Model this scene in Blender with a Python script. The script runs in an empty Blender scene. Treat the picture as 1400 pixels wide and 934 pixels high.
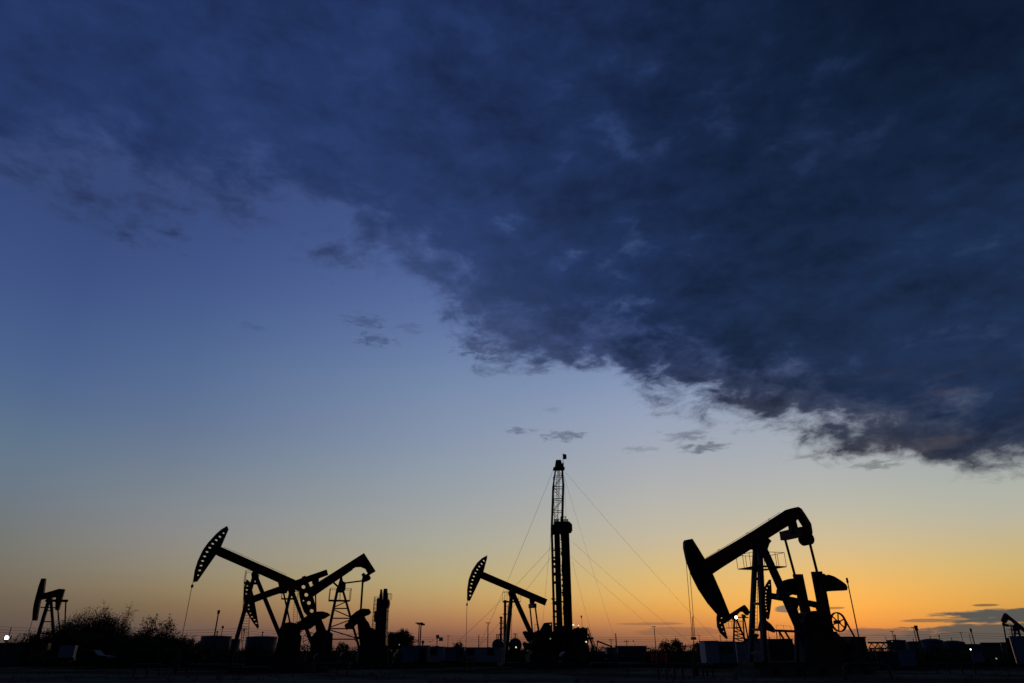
import bpy, math, random
from mathutils import Vector
from mathutils.geometry import tessellate_polygon

random.seed(7)
R = math.radians
scene = bpy.context.scene
COL = scene.collection

# ------------------------------------------------------------------ camera
CAM_H = 1.4
TILT = math.atan(423 / 900)
CT, ST = math.cos(TILT), math.sin(TILT)
cam_d = bpy.data.cameras.new('camera')
cam = bpy.data.objects.new('camera', cam_d)
COL.objects.link(cam)
cam.location = (0, 0, CAM_H)
cam.rotation_euler = (math.pi / 2 + TILT, 0, 0)
cam_d.sensor_width = 36
cam_d.lens = 36 * 900 / 1400
cam_d.clip_start = 0.1
cam_d.clip_end = 20000
scene.camera = cam


def sight(px, py):
    """direction of a surveyed sight line"""
    x, y = (px - 700) / 900, (467 - py) / 900
    return x, CT - y * ST, ST + y * CT


def at(px, py, depth):
    """point on a sight line at a given distance ahead"""
    x, y, z = sight(px, py)
    s = depth / y
    return Vector((x * s, depth, CAM_H + z * s))


def ground_x(px, depth):
    return (px - 700) / 900 * CT * depth


def top_z(py, depth):
    return at(700, py, depth).z


class Frame:
    """ground frame of a machine: origin on the ground, x along its axis, y away from the road"""
    def __init__(s, px, depth, yaw):
        s.o = Vector((ground_x(px, depth), depth, 0))
        s.yaw = R(yaw)
        s.ux, s.uy = math.cos(s.yaw), math.sin(s.yaw)

    def p(s, px, py, v=0.0):
        dx, dy, dz = sight(px, py)
        vx, vy = -s.uy, s.ux
        k = (v + s.o.x * vx + s.o.y * vy) / (dx * vx + dy * vy)
        x, y, z = dx * k - s.o.x, dy * k - s.o.y, CAM_H + dz * k
        return Vector((x * s.ux + y * s.uy, v, z))

    def poly(s, pts, v=0.0):
        return [(q.x, q.z) for q in (s.p(a, b, v) for a, b in pts)]


# --------------------------------------------------------------- materials
def mat(name, col, rough=0.6, metal=0.0, var=0.35, scale=3.0, bump=0.0, spec=0.3):
    m = bpy.data.materials.new(name)
    m.use_nodes = True
    nt = m.node_tree
    b = nt.nodes['Principled BSDF']
    tc = nt.nodes.new('ShaderNodeTexCoord')
    n = nt.nodes.new('ShaderNodeTexNoise')
    n.inputs['Scale'].default_value = scale
    n.inputs['Detail'].default_value = 6
    r = nt.nodes.new('ShaderNodeValToRGB')
    r.color_ramp.elements[0].position = 0.3
    r.color_ramp.elements[1].position = 0.7
    r.color_ramp.elements[0].color = [c * (1 - var) for c in col] + [1]
    r.color_ramp.elements[1].color = [min(1, c * (1 + var)) for c in col] + [1]
    nt.links.new(tc.outputs['Object'], n.inputs['Vector'])
    nt.links.new(n.outputs['Fac'], r.inputs['Fac'])
    nt.links.new(r.outputs['Color'], b.inputs['Base Color'])
    b.inputs['Roughness'].default_value = rough
    b.inputs['Metallic'].default_value = metal
    b.inputs['Specular IOR Level'].default_value = spec
    if bump:
        bp = nt.nodes.new('ShaderNodeBump')
        bp.inputs['Strength'].default_value = bump
        nt.links.new(n.outputs['Fac'], bp.inputs['Height'])
        nt.links.new(bp.outputs['Normal'], b.inputs['Normal'])
    return m


def lamp_mat(name, col, power):
    m = bpy.data.materials.new(name)
    m.use_nodes = True
    b = m.node_tree.nodes['Principled BSDF']
    b.inputs['Base Color'].default_value = (0.8, 0.8, 0.8, 1)
    b.inputs['Emission Color'].default_value = (*col, 1)
    b.inputs['Emission Strength'].default_value = power
    return m


M = {
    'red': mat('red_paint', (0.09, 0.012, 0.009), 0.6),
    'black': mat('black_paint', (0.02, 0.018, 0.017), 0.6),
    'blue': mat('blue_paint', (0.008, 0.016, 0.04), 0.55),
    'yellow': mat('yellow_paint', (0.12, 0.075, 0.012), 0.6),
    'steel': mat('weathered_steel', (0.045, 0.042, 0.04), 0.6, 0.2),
    'rust': mat('rusty_steel', (0.09, 0.035, 0.018), 0.75),
    'white': mat('white_sheet_metal', (0.34, 0.37, 0.4), 0.6, 0, 0.12, 0.6),
    'pale': mat('pale_blue_sheet', (0.14, 0.22, 0.31), 0.6, 0, 0.15, 0.6),
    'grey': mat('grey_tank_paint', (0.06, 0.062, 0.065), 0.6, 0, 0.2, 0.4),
    'roofblue': mat('blue_roof_sheet', (0.025, 0.06, 0.17), 0.6, 0, 0.2, 0.4),
    'concrete': mat('concrete', (0.1, 0.097, 0.09), 0.9, 0, 0.25, 2.0, 0.2),
    'brick': mat('dull_render', (0.07, 0.06, 0.05), 0.9, 0, 0.25, 1.0),
    'cable': mat('steel_cable', (0.05, 0.05, 0.05), 0.5, 0.3),
    'bark': mat('bark', (0.05, 0.04, 0.03), 0.9),
    'leaf': mat('leaf', (0.04, 0.055, 0.022), 0.7, 0, 0.4, 1.2),
    'leafdry': mat('dry_leaf', (0.055, 0.05, 0.025), 0.8, 0, 0.4, 1.2),
    'flag': mat('flag_cloth', (0.12, 0.02, 0.02), 0.9),
    'redplastic': mat('red_drum_paint', (0.5, 0.03, 0.015), 0.5),
    'glass': mat('dark_glass', (0.02, 0.025, 0.03), 0.5),
    'lamp': lamp_mat('lamp_white', (1.0, 0.97, 0.9), 6),
    'lampgreen': lamp_mat('lamp_cold', (0.92, 1.0, 0.9), 40),
    'lampwarm': lamp_mat('lamp_warm', (1.0, 0.85, 0.6), 1.1),
    'lampdim': lamp_mat('lamp_dim', (1.0, 0.8, 0.55), 0.28),
}


# ------------------------------------------------------------ mesh builder
class MB:
    def __init__(s):
        s.v, s.f = [], []

    def add(s, vs, fs):
        k = len(s.v)
        s.v += [tuple(q) for q in vs]
        s.f += [tuple(i + k for i in q) for q in fs]
        return s

    def prism(s, outer, y0, y1, holes=()):
        loops = [list(outer)] + [list(h) for h in holes]
        tri = tessellate_polygon([[Vector((a, b, 0)) for a, b in l] for l in loops])
        flat = [q for l in loops for q in l]
        n = len(flat)
        vs = [(a, y0, b) for a, b in flat] + [(a, y1, b) for a, b in flat]
        fs = [t for t in tri] + [tuple(i + n for i in reversed(t)) for t in tri]
        k = 0
        for l in loops:
            m = len(l)
            for i in range(m):
                a, b = k + i, k + (i + 1) % m
                fs.append((a, b, b + n, a + n))
            k += m
        return s.add(vs, fs)

    def box(s, a, b):
        x0, y0, z0 = a
        x1, y1, z1 = b
        vs = [(x, y, z) for z in (z0, z1) for y in (y0, y1) for x in (x0, x1)]
        return s.add(vs, [(0, 2, 3, 1), (4, 5, 7, 6), (0, 1, 5, 4), (2, 6, 7, 3), (0, 4, 6, 2), (1, 3, 7, 5)])

    def bar(s, p0, p1, w, h=None, up=None):
        """rectangular bar"""
        h = w if h is None else h
        p0, p1 = Vector(p0), Vector(p1)
        d = (p1 - p0).normalized()
        up = Vector(up) if up else (Vector((0, 1, 0)) if abs(d.y) < 0.95 else Vector((1, 0, 0)))
        a = d.cross(up).normalized()
        b = d.cross(a).normalized()
        a, b = a * w / 2, b * h / 2
        vs = [p + i * a + j * b for p in (p0, p1) for i, j in ((-1, -1), (1, -1), (1, 1), (-1, 1))]
        return s.add(vs, [(0, 1, 2, 3), (7, 6, 5, 4), (0, 4, 5, 1), (1, 5, 6, 2), (2, 6, 7, 3), (3, 7, 4, 0)])

    def ibeam(s, p0, p1, w, h, t=0.05):
        """I section: web in the plane of the machine, flanges across"""
        p0, p1 = Vector(p0), Vector(p1)
        d = (p1 - p0).normalized()
        a = d.cross(Vector((0, 1, 0))).normalized()
        s.bar(p0, p1, h - 2 * t - 0.004, t)
        for k in (-1, 1):
            o = a * k * (h / 2 - t / 2)
            s.bar(p0 + o, p1 + o, t, w)
        return s

    def tube(s, p0, p1, r0, r1=None, n=8):
        r1 = r0 if r1 is None else r1
        p0, p1 = Vector(p0), Vector(p1)
        d = (p1 - p0).normalized()
        up = Vector((0, 0, 1)) if abs(d.z) < 0.9 else Vector((1, 0, 0))
        a = d.cross(up).normalized()
        b = d.cross(a).normalized()
        vs = []
        for p, r in ((p0, r0), (p1, r1)):
            for i in range(n):
                t = 2 * math.pi * i / n
                vs.append(p + (a * math.cos(t) + b * math.sin(t)) * r)
        fs = [(i, (i + 1) % n, n + (i + 1) % n, n + i) for i in range(n)]
        fs += [tuple(reversed(range(n))), tuple(range(n, 2 * n))]
        return s.add(vs, fs)

    def path(s, pts, r, n=6):
        for a, b in zip(pts[:-1], pts[1:]):
            s.tube(a, b, r, r, n)
        return s

    def lathe(s, prof, c=(0, 0, 0), n=24):
        vs, fs = [], []
        for r, z in prof:
            for i in range(n):
                t = 2 * math.pi * i / n
                vs.append((c[0] + r * math.cos(t), c[1] + r * math.sin(t), c[2] + z))
        for k in range(len(prof) - 1):
            for i in range(n):
                j = (i + 1) % n
                fs.append((k * n + i, k * n + j, (k + 1) * n + j, (k + 1) * n + i))
        fs += [tuple(reversed(range(n))), tuple(range((len(prof) - 1) * n, len(prof) * n))]
        return s.add(vs, fs)

    def ball(s, c, r, n=10):
        prof = [(max(0.001, r * math.sin(math.pi * i / n)), -r * math.cos(math.pi * i / n)) for i in range(n + 1)]
        return s.lathe(prof, c, n)

    def ring(s, c, r, t, n=28):
        """wheel rim in the x-z plane"""
        vs, fs = [], []
        for i in range(n):
            a = 2 * math.pi * i / n
            for rr, yy in ((r - t, -t), (r, -t), (r, t), (r - t, t)):
                vs.append((c[0] + rr * math.cos(a), c[1] + yy, c[2] + rr * math.sin(a)))
        for i in range(n):
            j = (i + 1) % n
            for k in range(4):
                l = (k + 1) % 4
                fs.append((i * 4 + k, i * 4 + l, j * 4 + l, j * 4 + k))
        return s.add(vs, fs)

    def ladder(s, p0, p1, side, n, r=0.03):
        p0, p1, side = Vector(p0), Vector(p1), Vector(side)
        s.tube(p0 - side, p1 - side, r, r, 5)
        s.tube(p0 + side, p1 + side, r, r, 5)
        for i in range(1, n):
            q = p0.lerp(p1, i / n)
            s.tube(q - side, q + side, r * 0.7, r * 0.7, 4)
        return s

    def railing(s, pts, h, r=0.025, closed=True, step=1.0, mid=False):
        pts = [Vector(q) for q in pts]
        seg = list(zip(pts, pts[1:] + pts[:1])) if closed else list(zip(pts[:-1], pts[1:]))
        up = Vector((0, 0, h))
        for a, b in seg:
            for k in ((1.0, 0.52) if mid else (1.0,)):
                s.tube(a + up * k, b + up * k, r, r, 5)
            n = max(1, round((b - a).length / step))
            for i in range(n + 1):
                q = a.lerp(b, i / n)
                s.tube(q, q + up, r, r, 5)
        return s

    def build(s, name, m, parent=None, smooth=False):
        me = bpy.data.meshes.new(name)
        me.from_pydata(s.v, [], s.f)
        me.materials.append(M[m] if isinstance(m, str) else m)
        if smooth:
            for p in me.polygons:
                p.use_smooth = True
        me.update()
        o = bpy.data.objects.new(name, me)
        COL.objects.link(o)
        if parent:
            o.parent = parent
        return o


class Parts:
    """bars that each become a part of their own"""
    def __init__(s):
        s.b = []

    def bar(s, *a):
        s.b.append(a)

    def build(s, name, m, parent):
        for a in s.b:
            MB().bar(*a).build(name, m, parent)


def tag(o, label, cat, group=None, kind=None):
    if label:
        o['label'] = label
    if cat:
        o['category'] = cat
    if group:
        o['group'] = group
    if kind:
        o['kind'] = kind
    return o


def thing(name, label, cat, loc=(0, 0, 0), rz=0.0, group=None):
    o = bpy.data.objects.new(name, None)
    o.empty_display_size = 0.5
    COL.objects.link(o)
    o.location = loc
    o.rotation_euler = (0, 0, rz)
    return tag(o, label, cat, group)


def structure(o):
    o['kind'] = 'structure'
    return o


def oval(c, rx, ry, ang, n=10):
    ca, sa = math.cos(ang), math.sin(ang)
    return [(c[0] + rx * math.cos(t) * ca - ry * math.sin(t) * sa,
             c[1] + rx * math.cos(t) * sa + ry * math.sin(t) * ca)
            for t in (2 * math.pi * i / n for i in range(n))]


def drop(p0, p1, z):
    """carry the line p0-p1 on to height z"""
    p0, p1 = Vector(p0), Vector(p1)
    k = (z - p0.z) / (p1.z - p0.z)
    return p0 + (p1 - p0) * k


# ===================================================================== sky
world = bpy.data.worlds.new('World')
scene.world = world
world.use_nodes = True
wt = world.node_tree
wt.nodes.clear()


def lin(c):
    return [((x / 255 + 0.055) / 1.055) ** 2.4 if x > 10 else x / 255 / 12.92 for x in c]


def nd(t, **kw):
    n = wt.nodes.new(t)
    for k, v in kw.items():
        setattr(n, k, v)
    return n


def setin(sock, v):
    if isinstance(v, bpy.types.NodeSocket):
        wt.links.new(v, sock)
    else:
        sock.default_value = v


def mth(op, a, b=None, c=None, clamp=False):
    n = nd('ShaderNodeMath', operation=op, use_clamp=clamp)
    setin(n.inputs[0], a)
    if b is not None:
        setin(n.inputs[1], b)
    if c is not None:
        setin(n.inputs[2], c)
    return n.outputs[0]


def smooth(x, a, b, lo=0.0, hi=1.0, kind='SMOOTHSTEP'):
    n = nd('ShaderNodeMapRange', interpolation_type=kind)
    setin(n.inputs[0], x)
    n.inputs[1].default_value, n.inputs[2].default_value = a, b
    n.inputs[3].default_value, n.inputs[4].default_value = lo, hi
    return n.outputs[0]


def mixc(f, a, b):
    n = nd('ShaderNodeMix', data_type='RGBA')
    setin(n.inputs[0], f)
    setin(n.inputs[6], a)
    setin(n.inputs[7], b)
    return n.outputs[2]


def noise(vec, scale, detail, rough=0.55, dist=0.0):
    n = nd('ShaderNodeTexNoise')
    wt.links.new(vec, n.inputs['Vector'])
    n.inputs['Scale'].default_value = scale
    n.inputs['Detail'].default_value = detail
    n.inputs['Roughness'].default_value = rough
    n.inputs['Distortion'].default_value = dist
    return n.outputs['Fac']


def comb(x, y, z=0.0):
    n = nd('ShaderNodeCombineXYZ')
    setin(n.inputs[0], x)
    setin(n.inputs[1], y)
    setin(n.inputs[2], z)
    return n.outputs[0]


tcw = nd('ShaderNodeTexCoord')
sep = nd('ShaderNodeSeparateXYZ')
wt.links.new(tcw.outputs['Generated'], sep.inputs[0])
X, Y, Z = sep.outputs
DEG = 180 / math.pi
elev = mth('MULTIPLY', mth('ARCSINE', Z), DEG)
azim = mth('MULTIPLY', mth('ARCTAN2', X, Y), DEG)

# colour of the clear dusk sky by compass bearing and height above the horizon (degrees)
TOP = [(52, (36, 54, 102)), (60, (24, 36, 72)), (70, (16, 24, 46))]
COLUMNS = [
    (-130, [(0, (20, 20, 26)), (4, (25, 25, 33)), (10, (24, 27, 40)), (25, (20, 27, 46)), (45, (17, 25, 46)), (70, (16, 24, 46))]),
    (-37, [(0, (84, 70, 66)), (1.5, (98, 83, 75)), (3, (109, 96, 83)), (4.7, (118, 110, 98)), (7, (116, 118, 115)),
           (11.2, (104, 120, 137)), (18, (78, 101, 142)), (25.3, (61, 82, 131)), (33, (49, 69, 118)), (41, (40, 58, 106))] + TOP),
    (-28, [(0, (84, 69, 63)), (1.4, (103, 86, 78)), (2.8, (123, 103, 79)), (4.6, (139, 125, 102)), (6.6, (138, 133, 124)),
           (9.1, (130, 134, 138)), (12.3, (116, 128, 143)), (16.5, (96, 115, 147)), (20.9, (82, 106, 146)),
           (25.3, (71, 93, 141)), (33, (57, 77, 128)), (41, (46, 65, 114))] + TOP),
    (-6, [(0, (112, 77, 65)), (1.3, (140, 96, 76)), (2.5, (174, 127, 86)), (4, (186, 155, 104)), (5.7, (182, 167, 126)),
          (8, (169, 167, 151)), (10.5, (159, 162, 162)), (12.7, (149, 159, 167)), (16.4, (135, 149, 172)),
          (21.3, (117, 137, 170)), (28, (90, 112, 160)), (40, (57, 78, 130))] + TOP),
    (12.3, [(0, (126, 87, 68)), (0.9, (152, 103, 75)), (1.7, (190, 127, 78)), (2.6, (222, 154, 79)), (3.9, (228, 177, 96)),
            (6.1, (212, 184, 128)), (9, (190, 182, 162)), (13.1, (171, 174, 177)), (18.5, (148, 161, 186)),
            (26, (108, 130, 174)), (40, (60, 82, 132))] + TOP),
    (25, [(0, (150, 100, 72)), (0.9, (205, 124, 68)), (1.8, (244, 152, 70)), (3, (252, 175, 79)), (5.2, (231, 185, 109)),
          (7.1, (209, 187, 142)), (10.7, (180, 181, 170)), (14, (167, 174, 180)), (20, (140, 155, 182)),
          (28, (98, 120, 165)), (40, (58, 80, 130))] + TOP),
    (36, [(0, (140, 104, 76)), (1.4, (190, 138, 78)), (2.4, (211, 153, 74)), (3.4, (216, 166, 85)), (5.6, (203, 179, 120)),
          (9.3, (177, 179, 166)), (14, (155, 163, 172)), (20, (126, 142, 172)), (28, (92, 112, 158)), (40, (56, 76, 126))] + TOP),
    (130, [(0, (20, 20, 26)), (4, (25, 25, 33)), (10, (24, 27, 40)), (25, (20, 27, 46)), (45, (17, 25, 46)), (70, (16, 24, 46))]),
]


def spline(tab, e):
    """smooth (monotone cubic) reading of a colour table"""
    if e <= tab[0][0]:
        return tab[0][1]
    if e >= tab[-1][0]:
        return tab[-1][1]
    i = max(k for k in range(len(tab) - 1) if tab[k][0] <= e)

    def slope(k, c):
        if k == 0 or k == len(tab) - 1:
            return 0.0
        h0, h1 = tab[k][0] - tab[k - 1][0], tab[k + 1][0] - tab[k][0]
        a, b = (tab[k][1][c] - tab[k - 1][1][c]) / h0, (tab[k + 1][1][c] - tab[k][1][c]) / h1
        return 0.0 if a * b <= 0 else 2 * a * b / (a + b)
    h = tab[i + 1][0] - tab[i][0]
    t = (e - tab[i][0]) / h
    out = []
    for c in range(3):
        y0, y1 = tab[i][1][c], tab[i + 1][1][c]
        m0, m1 = slope(i, c) * h, slope(i + 1, c) * h
        out.append((2 * t**3 - 3 * t**2 + 1) * y0 + (t**3 - 2 * t**2 + t) * m0 + (-2 * t**3 + 3 * t**2) * y1 + (t**3 - t**2) * m1)
    return out


efac = mth('SQRT', mth('DIVIDE', mth('MAXIMUM', elev, 0.0), 70.0), clamp=True)
clear = None
prev = None
for az, tab in COLUMNS:
    cr = nd('ShaderNodeValToRGB')
    wt.links.new(efac, cr.inputs[0])
    ramp = cr.color_ramp
    K = 30
    for i in range(K):
        pos = i / (K - 1)
        el = ramp.elements[0] if i == 0 else (ramp.elements[1] if i == K - 1 else ramp.elements.new(pos))
    for i, el in enumerate(sorted(ramp.elements, key=lambda q: q.position)):
        el.position = i / (K - 1)
    for el in ramp.elements:
        el.color = [*lin(spline(tab, 70 * el.position ** 2)), 1]
    if clear is None:
        clear = cr.outputs[0]
    else:
        w = smooth(azim, prev, az, kind='LINEAR' if abs(az - prev) < 60 else 'SMOOTHSTEP')
        clear = mixc(w, clear, cr.outputs[0])
    prev = az

# physical sky for the same sun, blended in under the measured colours
SUN_AZ, SUN_EL = 24.0, 1.2
nish = nd('ShaderNodeTexSky', sky_type='NISHITA')
nish.sun_disc = False
nish.sun_elevation = R(SUN_EL)
nish.sun_rotation = R(SUN_AZ)
nish.altitude = 0
nish.dust_density = 2.5
nish_dim = nd('ShaderNodeVectorMath', operation='SCALE')
wt.links.new(nish.outputs[0], nish_dim.inputs[0])
nish_dim.inputs['Scale'].default_value = 0.05
clear = mixc(0.06, clear, nish_dim.outputs[0])
gain = nd('ShaderNodeVectorMath', operation='SCALE')
wt.links.new(clear, gain.inputs[0])
gain.inputs['Scale'].default_value = 1.055
clear = gain.outputs[0]

# --- the big cloud deck, on a level sheet overhead (u across, v ahead, in units of its height)
zz = mth('MAXIMUM', mth('ADD', Z, 0.04), 0.02)
U, V = mth('DIVIDE', X, zz), mth('DIVIDE', Y, zz)
uv = comb(U, V)
EDGE = [(-4, 1.0), (-1.15, 1.22), (-0.87, 1.3), (-0.6, 1.4), (-0.4, 1.5), (-0.26, 1.7), (-0.13, 2.0), (0.1, 2.24),
        (0.3, 2.22), (0.48, 2.3), (0.73, 2.46), (1.02, 2.66), (1.32, 2.94), (1.75, 3.18), (2.53, 3.42), (5, 3.8)]
er = nd('ShaderNodeValToRGB')
wt.links.new(smooth(U, -4, 5, kind='LINEAR'), er.inputs[0])
for i, (a, b) in enumerate(EDGE):
    pos = (a + 4) / 9
    if i == 0:
        el = er.color_ramp.elements[0]
    elif i == len(EDGE) - 1:
        el = er.color_ramp.elements[-1]
    else:
        el = er.color_ramp.elements.new(pos)
    el.position = pos
    el.color = (b / 4, b / 4, b / 4, 1)
edge = mth('MULTIPLY', er.outputs[0], 4.0)

warp = nd('ShaderNodeTexNoise')
wt.links.new(uv, warp.inputs['Vector'])
warp.inputs['Scale'].default_value = 2.2
warp.inputs['Detail'].default_value = 3
wv = nd('ShaderNodeVectorMath', operation='MULTIPLY_ADD')
wt.links.new(warp.outputs['Color'], wv.inputs[0])
wv.inputs[1].default_value = (0.35, 0.35, 0)
wt.links.new(uv, wv.inputs[2])
uvw = wv.outputs[0]
big = noise(uvw, 1.5, 4, 0.5)
# the billows hang down, so they keep their height however far off they are
bil = nd('ShaderNodeVectorMath', operation='MULTIPLY')
wt.links.new(tcw.outputs['Generated'], bil.inputs[0])
bil.inputs[1].default_value = (1.0, 1.0, 1.9)
wb = nd('ShaderNodeTexNoise')
wt.links.new(bil.outputs[0], wb.inputs['Vector'])
wb.inputs['Scale'].default_value = 9.0
wb.inputs['Detail'].default_value = 3
wbv = nd('ShaderNodeVectorMath', operation='MULTIPLY_ADD')
wt.links.new(wb.outputs['Color'], wbv.inputs[0])
wbv.inputs[1].default_value = (0.06, 0.06, 0.06)
wt.links.new(bil.outputs[0], wbv.inputs[2])
mid = noise(wbv.outputs[0], 9.0, 8, 0.58)
fine = noise(wbv.outputs[0], 30.0, 7, 0.62)

s = mth('DIVIDE', mth('SUBTRACT', edge, V), mth('ADD', mth('MULTIPLY', V, 0.34), 0.1))
jag = mth('ADD', mth('MULTIPLY', mth('SUBTRACT', mid, 0.5), 1.5), mth('MULTIPLY', mth('SUBTRACT', big, 0.5), 0.7))
jag = mth('ADD', jag, mth('MULTIPLY', mth('SUBTRACT', fine, 0.5), 0.75))
sj = mth('ADD', s, jag)
cover = smooth(sj, -0.06, 0.36)
core = smooth(sj, 0.05, 0.8)
# thin to the left, heavy to the right
heavy = smooth(mth('ADD', U, mth('MULTIPLY', V, -0.12)), -0.75, 0.25)
opac = mth('MULTIPLY', cover, mth('ADD', 0.7, mth('MULTIPLY', heavy, 0.28)))
# rents in the deck where the sky shows
rent = smooth(mth('ADD', mid, mth('MULTIPLY', mth('SUBTRACT', big, 0.5), 0.5)), 0.42, 0.23)
opac = mth('MULTIPLY', opac, mth('SUBTRACT', 1.0, mth('MULTIPLY', rent, smooth(U, 0.0, 0.7, 0.6, 0.12))))
shade = mth('ADD', mth('MULTIPLY', mth('SUBTRACT', mid, 0.5), 1.2), mth('MULTIPLY', mth('SUBTRACT', big, 0.5), 0.8))
shade = mth('ADD', shade, mth('MULTIPLY', mth('SUBTRACT', fine, 0.5), 0.55))
far = smooth(U, -0.3, 0.9)
body = mixc(far, [*lin((31, 48, 89)), 1], [*lin((22, 39, 69)), 1])
up = smooth(elev, 25, 46)
body = mixc(mth('MULTIPLY', up, far), body, [*lin((9, 20, 38)), 1])
rim = mixc(smooth(elev, 26, 14), [*lin((54, 68, 110)), 1], [*lin((64, 68, 82)), 1])
ccol = mixc(core, rim, body)
lum = nd('ShaderNodeVectorMath', operation='SCALE')
wt.links.new(ccol, lum.inputs[0])
wt.links.new(smooth(shade, -0.38, 0.38, 1.7, 0.5, 'LINEAR'), lum.inputs['Scale'])
ccol = lum.outputs[0]
# warm glow on the deck's underside above the sunset
warm = mth('MULTIPLY', smooth(noise(comb(mth('MULTIPLY', azim, 0.12), mth('MULTIPLY', elev, 0.55)), 1.0, 4, 0.5), 0.5, 0.72),
           mth('MULTIPLY', smooth(elev, 20.5, 16.5), smooth(azim, 12, 20)))
ccol = mixc(mth('MULTIPLY', warm, 0.36), ccol, [*lin((98, 84, 84)), 1])
skyc = mixc(opac, clear, ccol)

# --- small separate clouds: bearing, height, half width, half height (degrees), colour, density
ae = comb(azim, elev)
wn = nd('ShaderNodeTexNoise')
sc_ = nd('ShaderNodeVectorMath', operation='MULTIPLY')
wt.links.new(ae, sc_.inputs[0])
sc_.inputs[1].default_value = (0.9, 2.6, 1)
wn_v = sc_.outputs[0]
n1 = noise(wn_v, 1.0, 7, 0.62, 0.4)
sc2 = nd('ShaderNodeVectorMath', operation='MULTIPLY')
wt.links.new(ae, sc2.inputs[0])
sc2.inputs[1].default_value = (0.45, 3.2, 1)
n2 = noise(sc2.outputs[0], 1.0, 5, 0.6)
wt.nodes.remove(wn)
GREY, LOW, DUSK = (96, 104, 126), (84, 85, 82), (128, 92, 76)
PUFFS = [
    (-14.2, 26.2, 3.0, 1.1, (66, 82, 122), 0.85, n1), (-12.8, 24.7, 2.6, 0.9, (66, 80, 118), 0.9, n1),
    (-9.8, 26.0, 2.0, 0.7, (72, 88, 130), 0.6, n1), (-23.8, 24.5, 1.6, 0.45, (64, 82, 122), 0.55, n1),
    (-3.1, 24.4, 3.4, 1.3, (62, 74, 108), 0.95, n1), (2.4, 22.6, 2.0, 0.7, (80, 92, 124), 0.7, n1),
    (0.6, 17.45, 2.2, 0.45, (92, 102, 126), 0.9, n1), (4.7, 16.95, 2.9, 0.7, (92, 100, 122), 0.95, n1),
    (3.7, 19.2, 1.2, 0.4, (112, 124, 150), 0.6, n1), (11.2, 15.6, 2.2, 0.45, (120, 128, 144), 0.7, n1),
    (15.4, 16.3, 3.2, 0.8, (112, 120, 136), 0.85, n1), (16.6, 15.35, 2.8, 0.65, (88, 96, 112), 0.95, n1),
    (29.4, 12.75, 2.4, 0.55, (112, 116, 118), 0.9, n1),
    (11.0, 1.93, 3.2, 0.12, (122, 92, 76), 0.5, n2), (13.2, 1.35, 4.2, 0.4, (112, 84, 74), 0.4, n2),
    (21.2, 2.86, 1.1, 0.3, (122, 108, 98), 0.9, n2), (24.4, 2.85, 1.0, 0.1, (140, 100, 70), 0.7, n2),
    (33.8, 2.78, 0.95, 0.11, (110, 88, 66), 0.8, n2), (37.5, 2.08, 8.2, 0.62, (80, 84, 83), 0.97, n2),
    (30.4, 1.92, 2.4, 0.14, (140, 104, 74), 0.8, n2),
    (37.5, 0.75, 12.5, 1.25, (84, 84, 80), 0.93, n2), (27.4, 1.0, 4.0, 0.6, (112, 92, 82), 0.8, n2),
]
for a0, e0, ra, re, col, dens, nz in PUFFS:
    da = mth('DIVIDE', mth('SUBTRACT', azim, a0), ra)
    de = mth('DIVIDE', mth('SUBTRACT', elev, e0), re)
    rr = mth('ADD', mth('MULTIPLY', da, da), mth('MULTIPLY', de, de))
    amp = 3.0 if nz is n1 else 1.7
    q = mth('ADD', mth('SUBTRACT', 0.62 if nz is n1 else 0.85, rr), mth('MULTIPLY', mth('SUBTRACT', nz, 0.5), amp))
    dens = dens * 0.78 if nz is n1 else dens
    k = mth('MULTIPLY', smooth(q, 0.0, 0.85 if nz is n1 else 0.4), dens)
    skyc = mixc(k, skyc, [*lin(col), 1])

bg = nd('ShaderNodeBackground')
wt.links.new(skyc, bg.inputs[0])
bg.inputs[1].default_value = 1.0
wo = nd('ShaderNodeOutputWorld')
wt.links.new(bg.outputs[0], wo.inputs[0])
world.cycles.sampling_method = 'MANUAL'
world.cycles.sample_map_resolution = 512

# the last of the sun, low behind the machines
sl = bpy.data.lights.new('sun', 'SUN')
sl.energy = 0.06
sl.angle = R(0.5)
sl.color = (1.0, 0.5, 0.22)
so = bpy.data.objects.new('sun', sl)
COL.objects.link(so)
sd = Vector((math.sin(R(SUN_AZ)) * math.cos(R(SUN_EL)), math.cos(R(SUN_AZ)) * math.cos(R(SUN_EL)), math.sin(R(SUN_EL))))
so.rotation_euler = sd.to_track_quat('Z', 'Y').to_euler()

scene.view_settings.view_transform = 'Standard'
scene.view_settings.look = 'None'
scene.view_settings.exposure = 0
scene.view_settings.gamma = 1
scene.cycles.use_denoising = True
scene.cycles.max_bounces = 4

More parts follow.
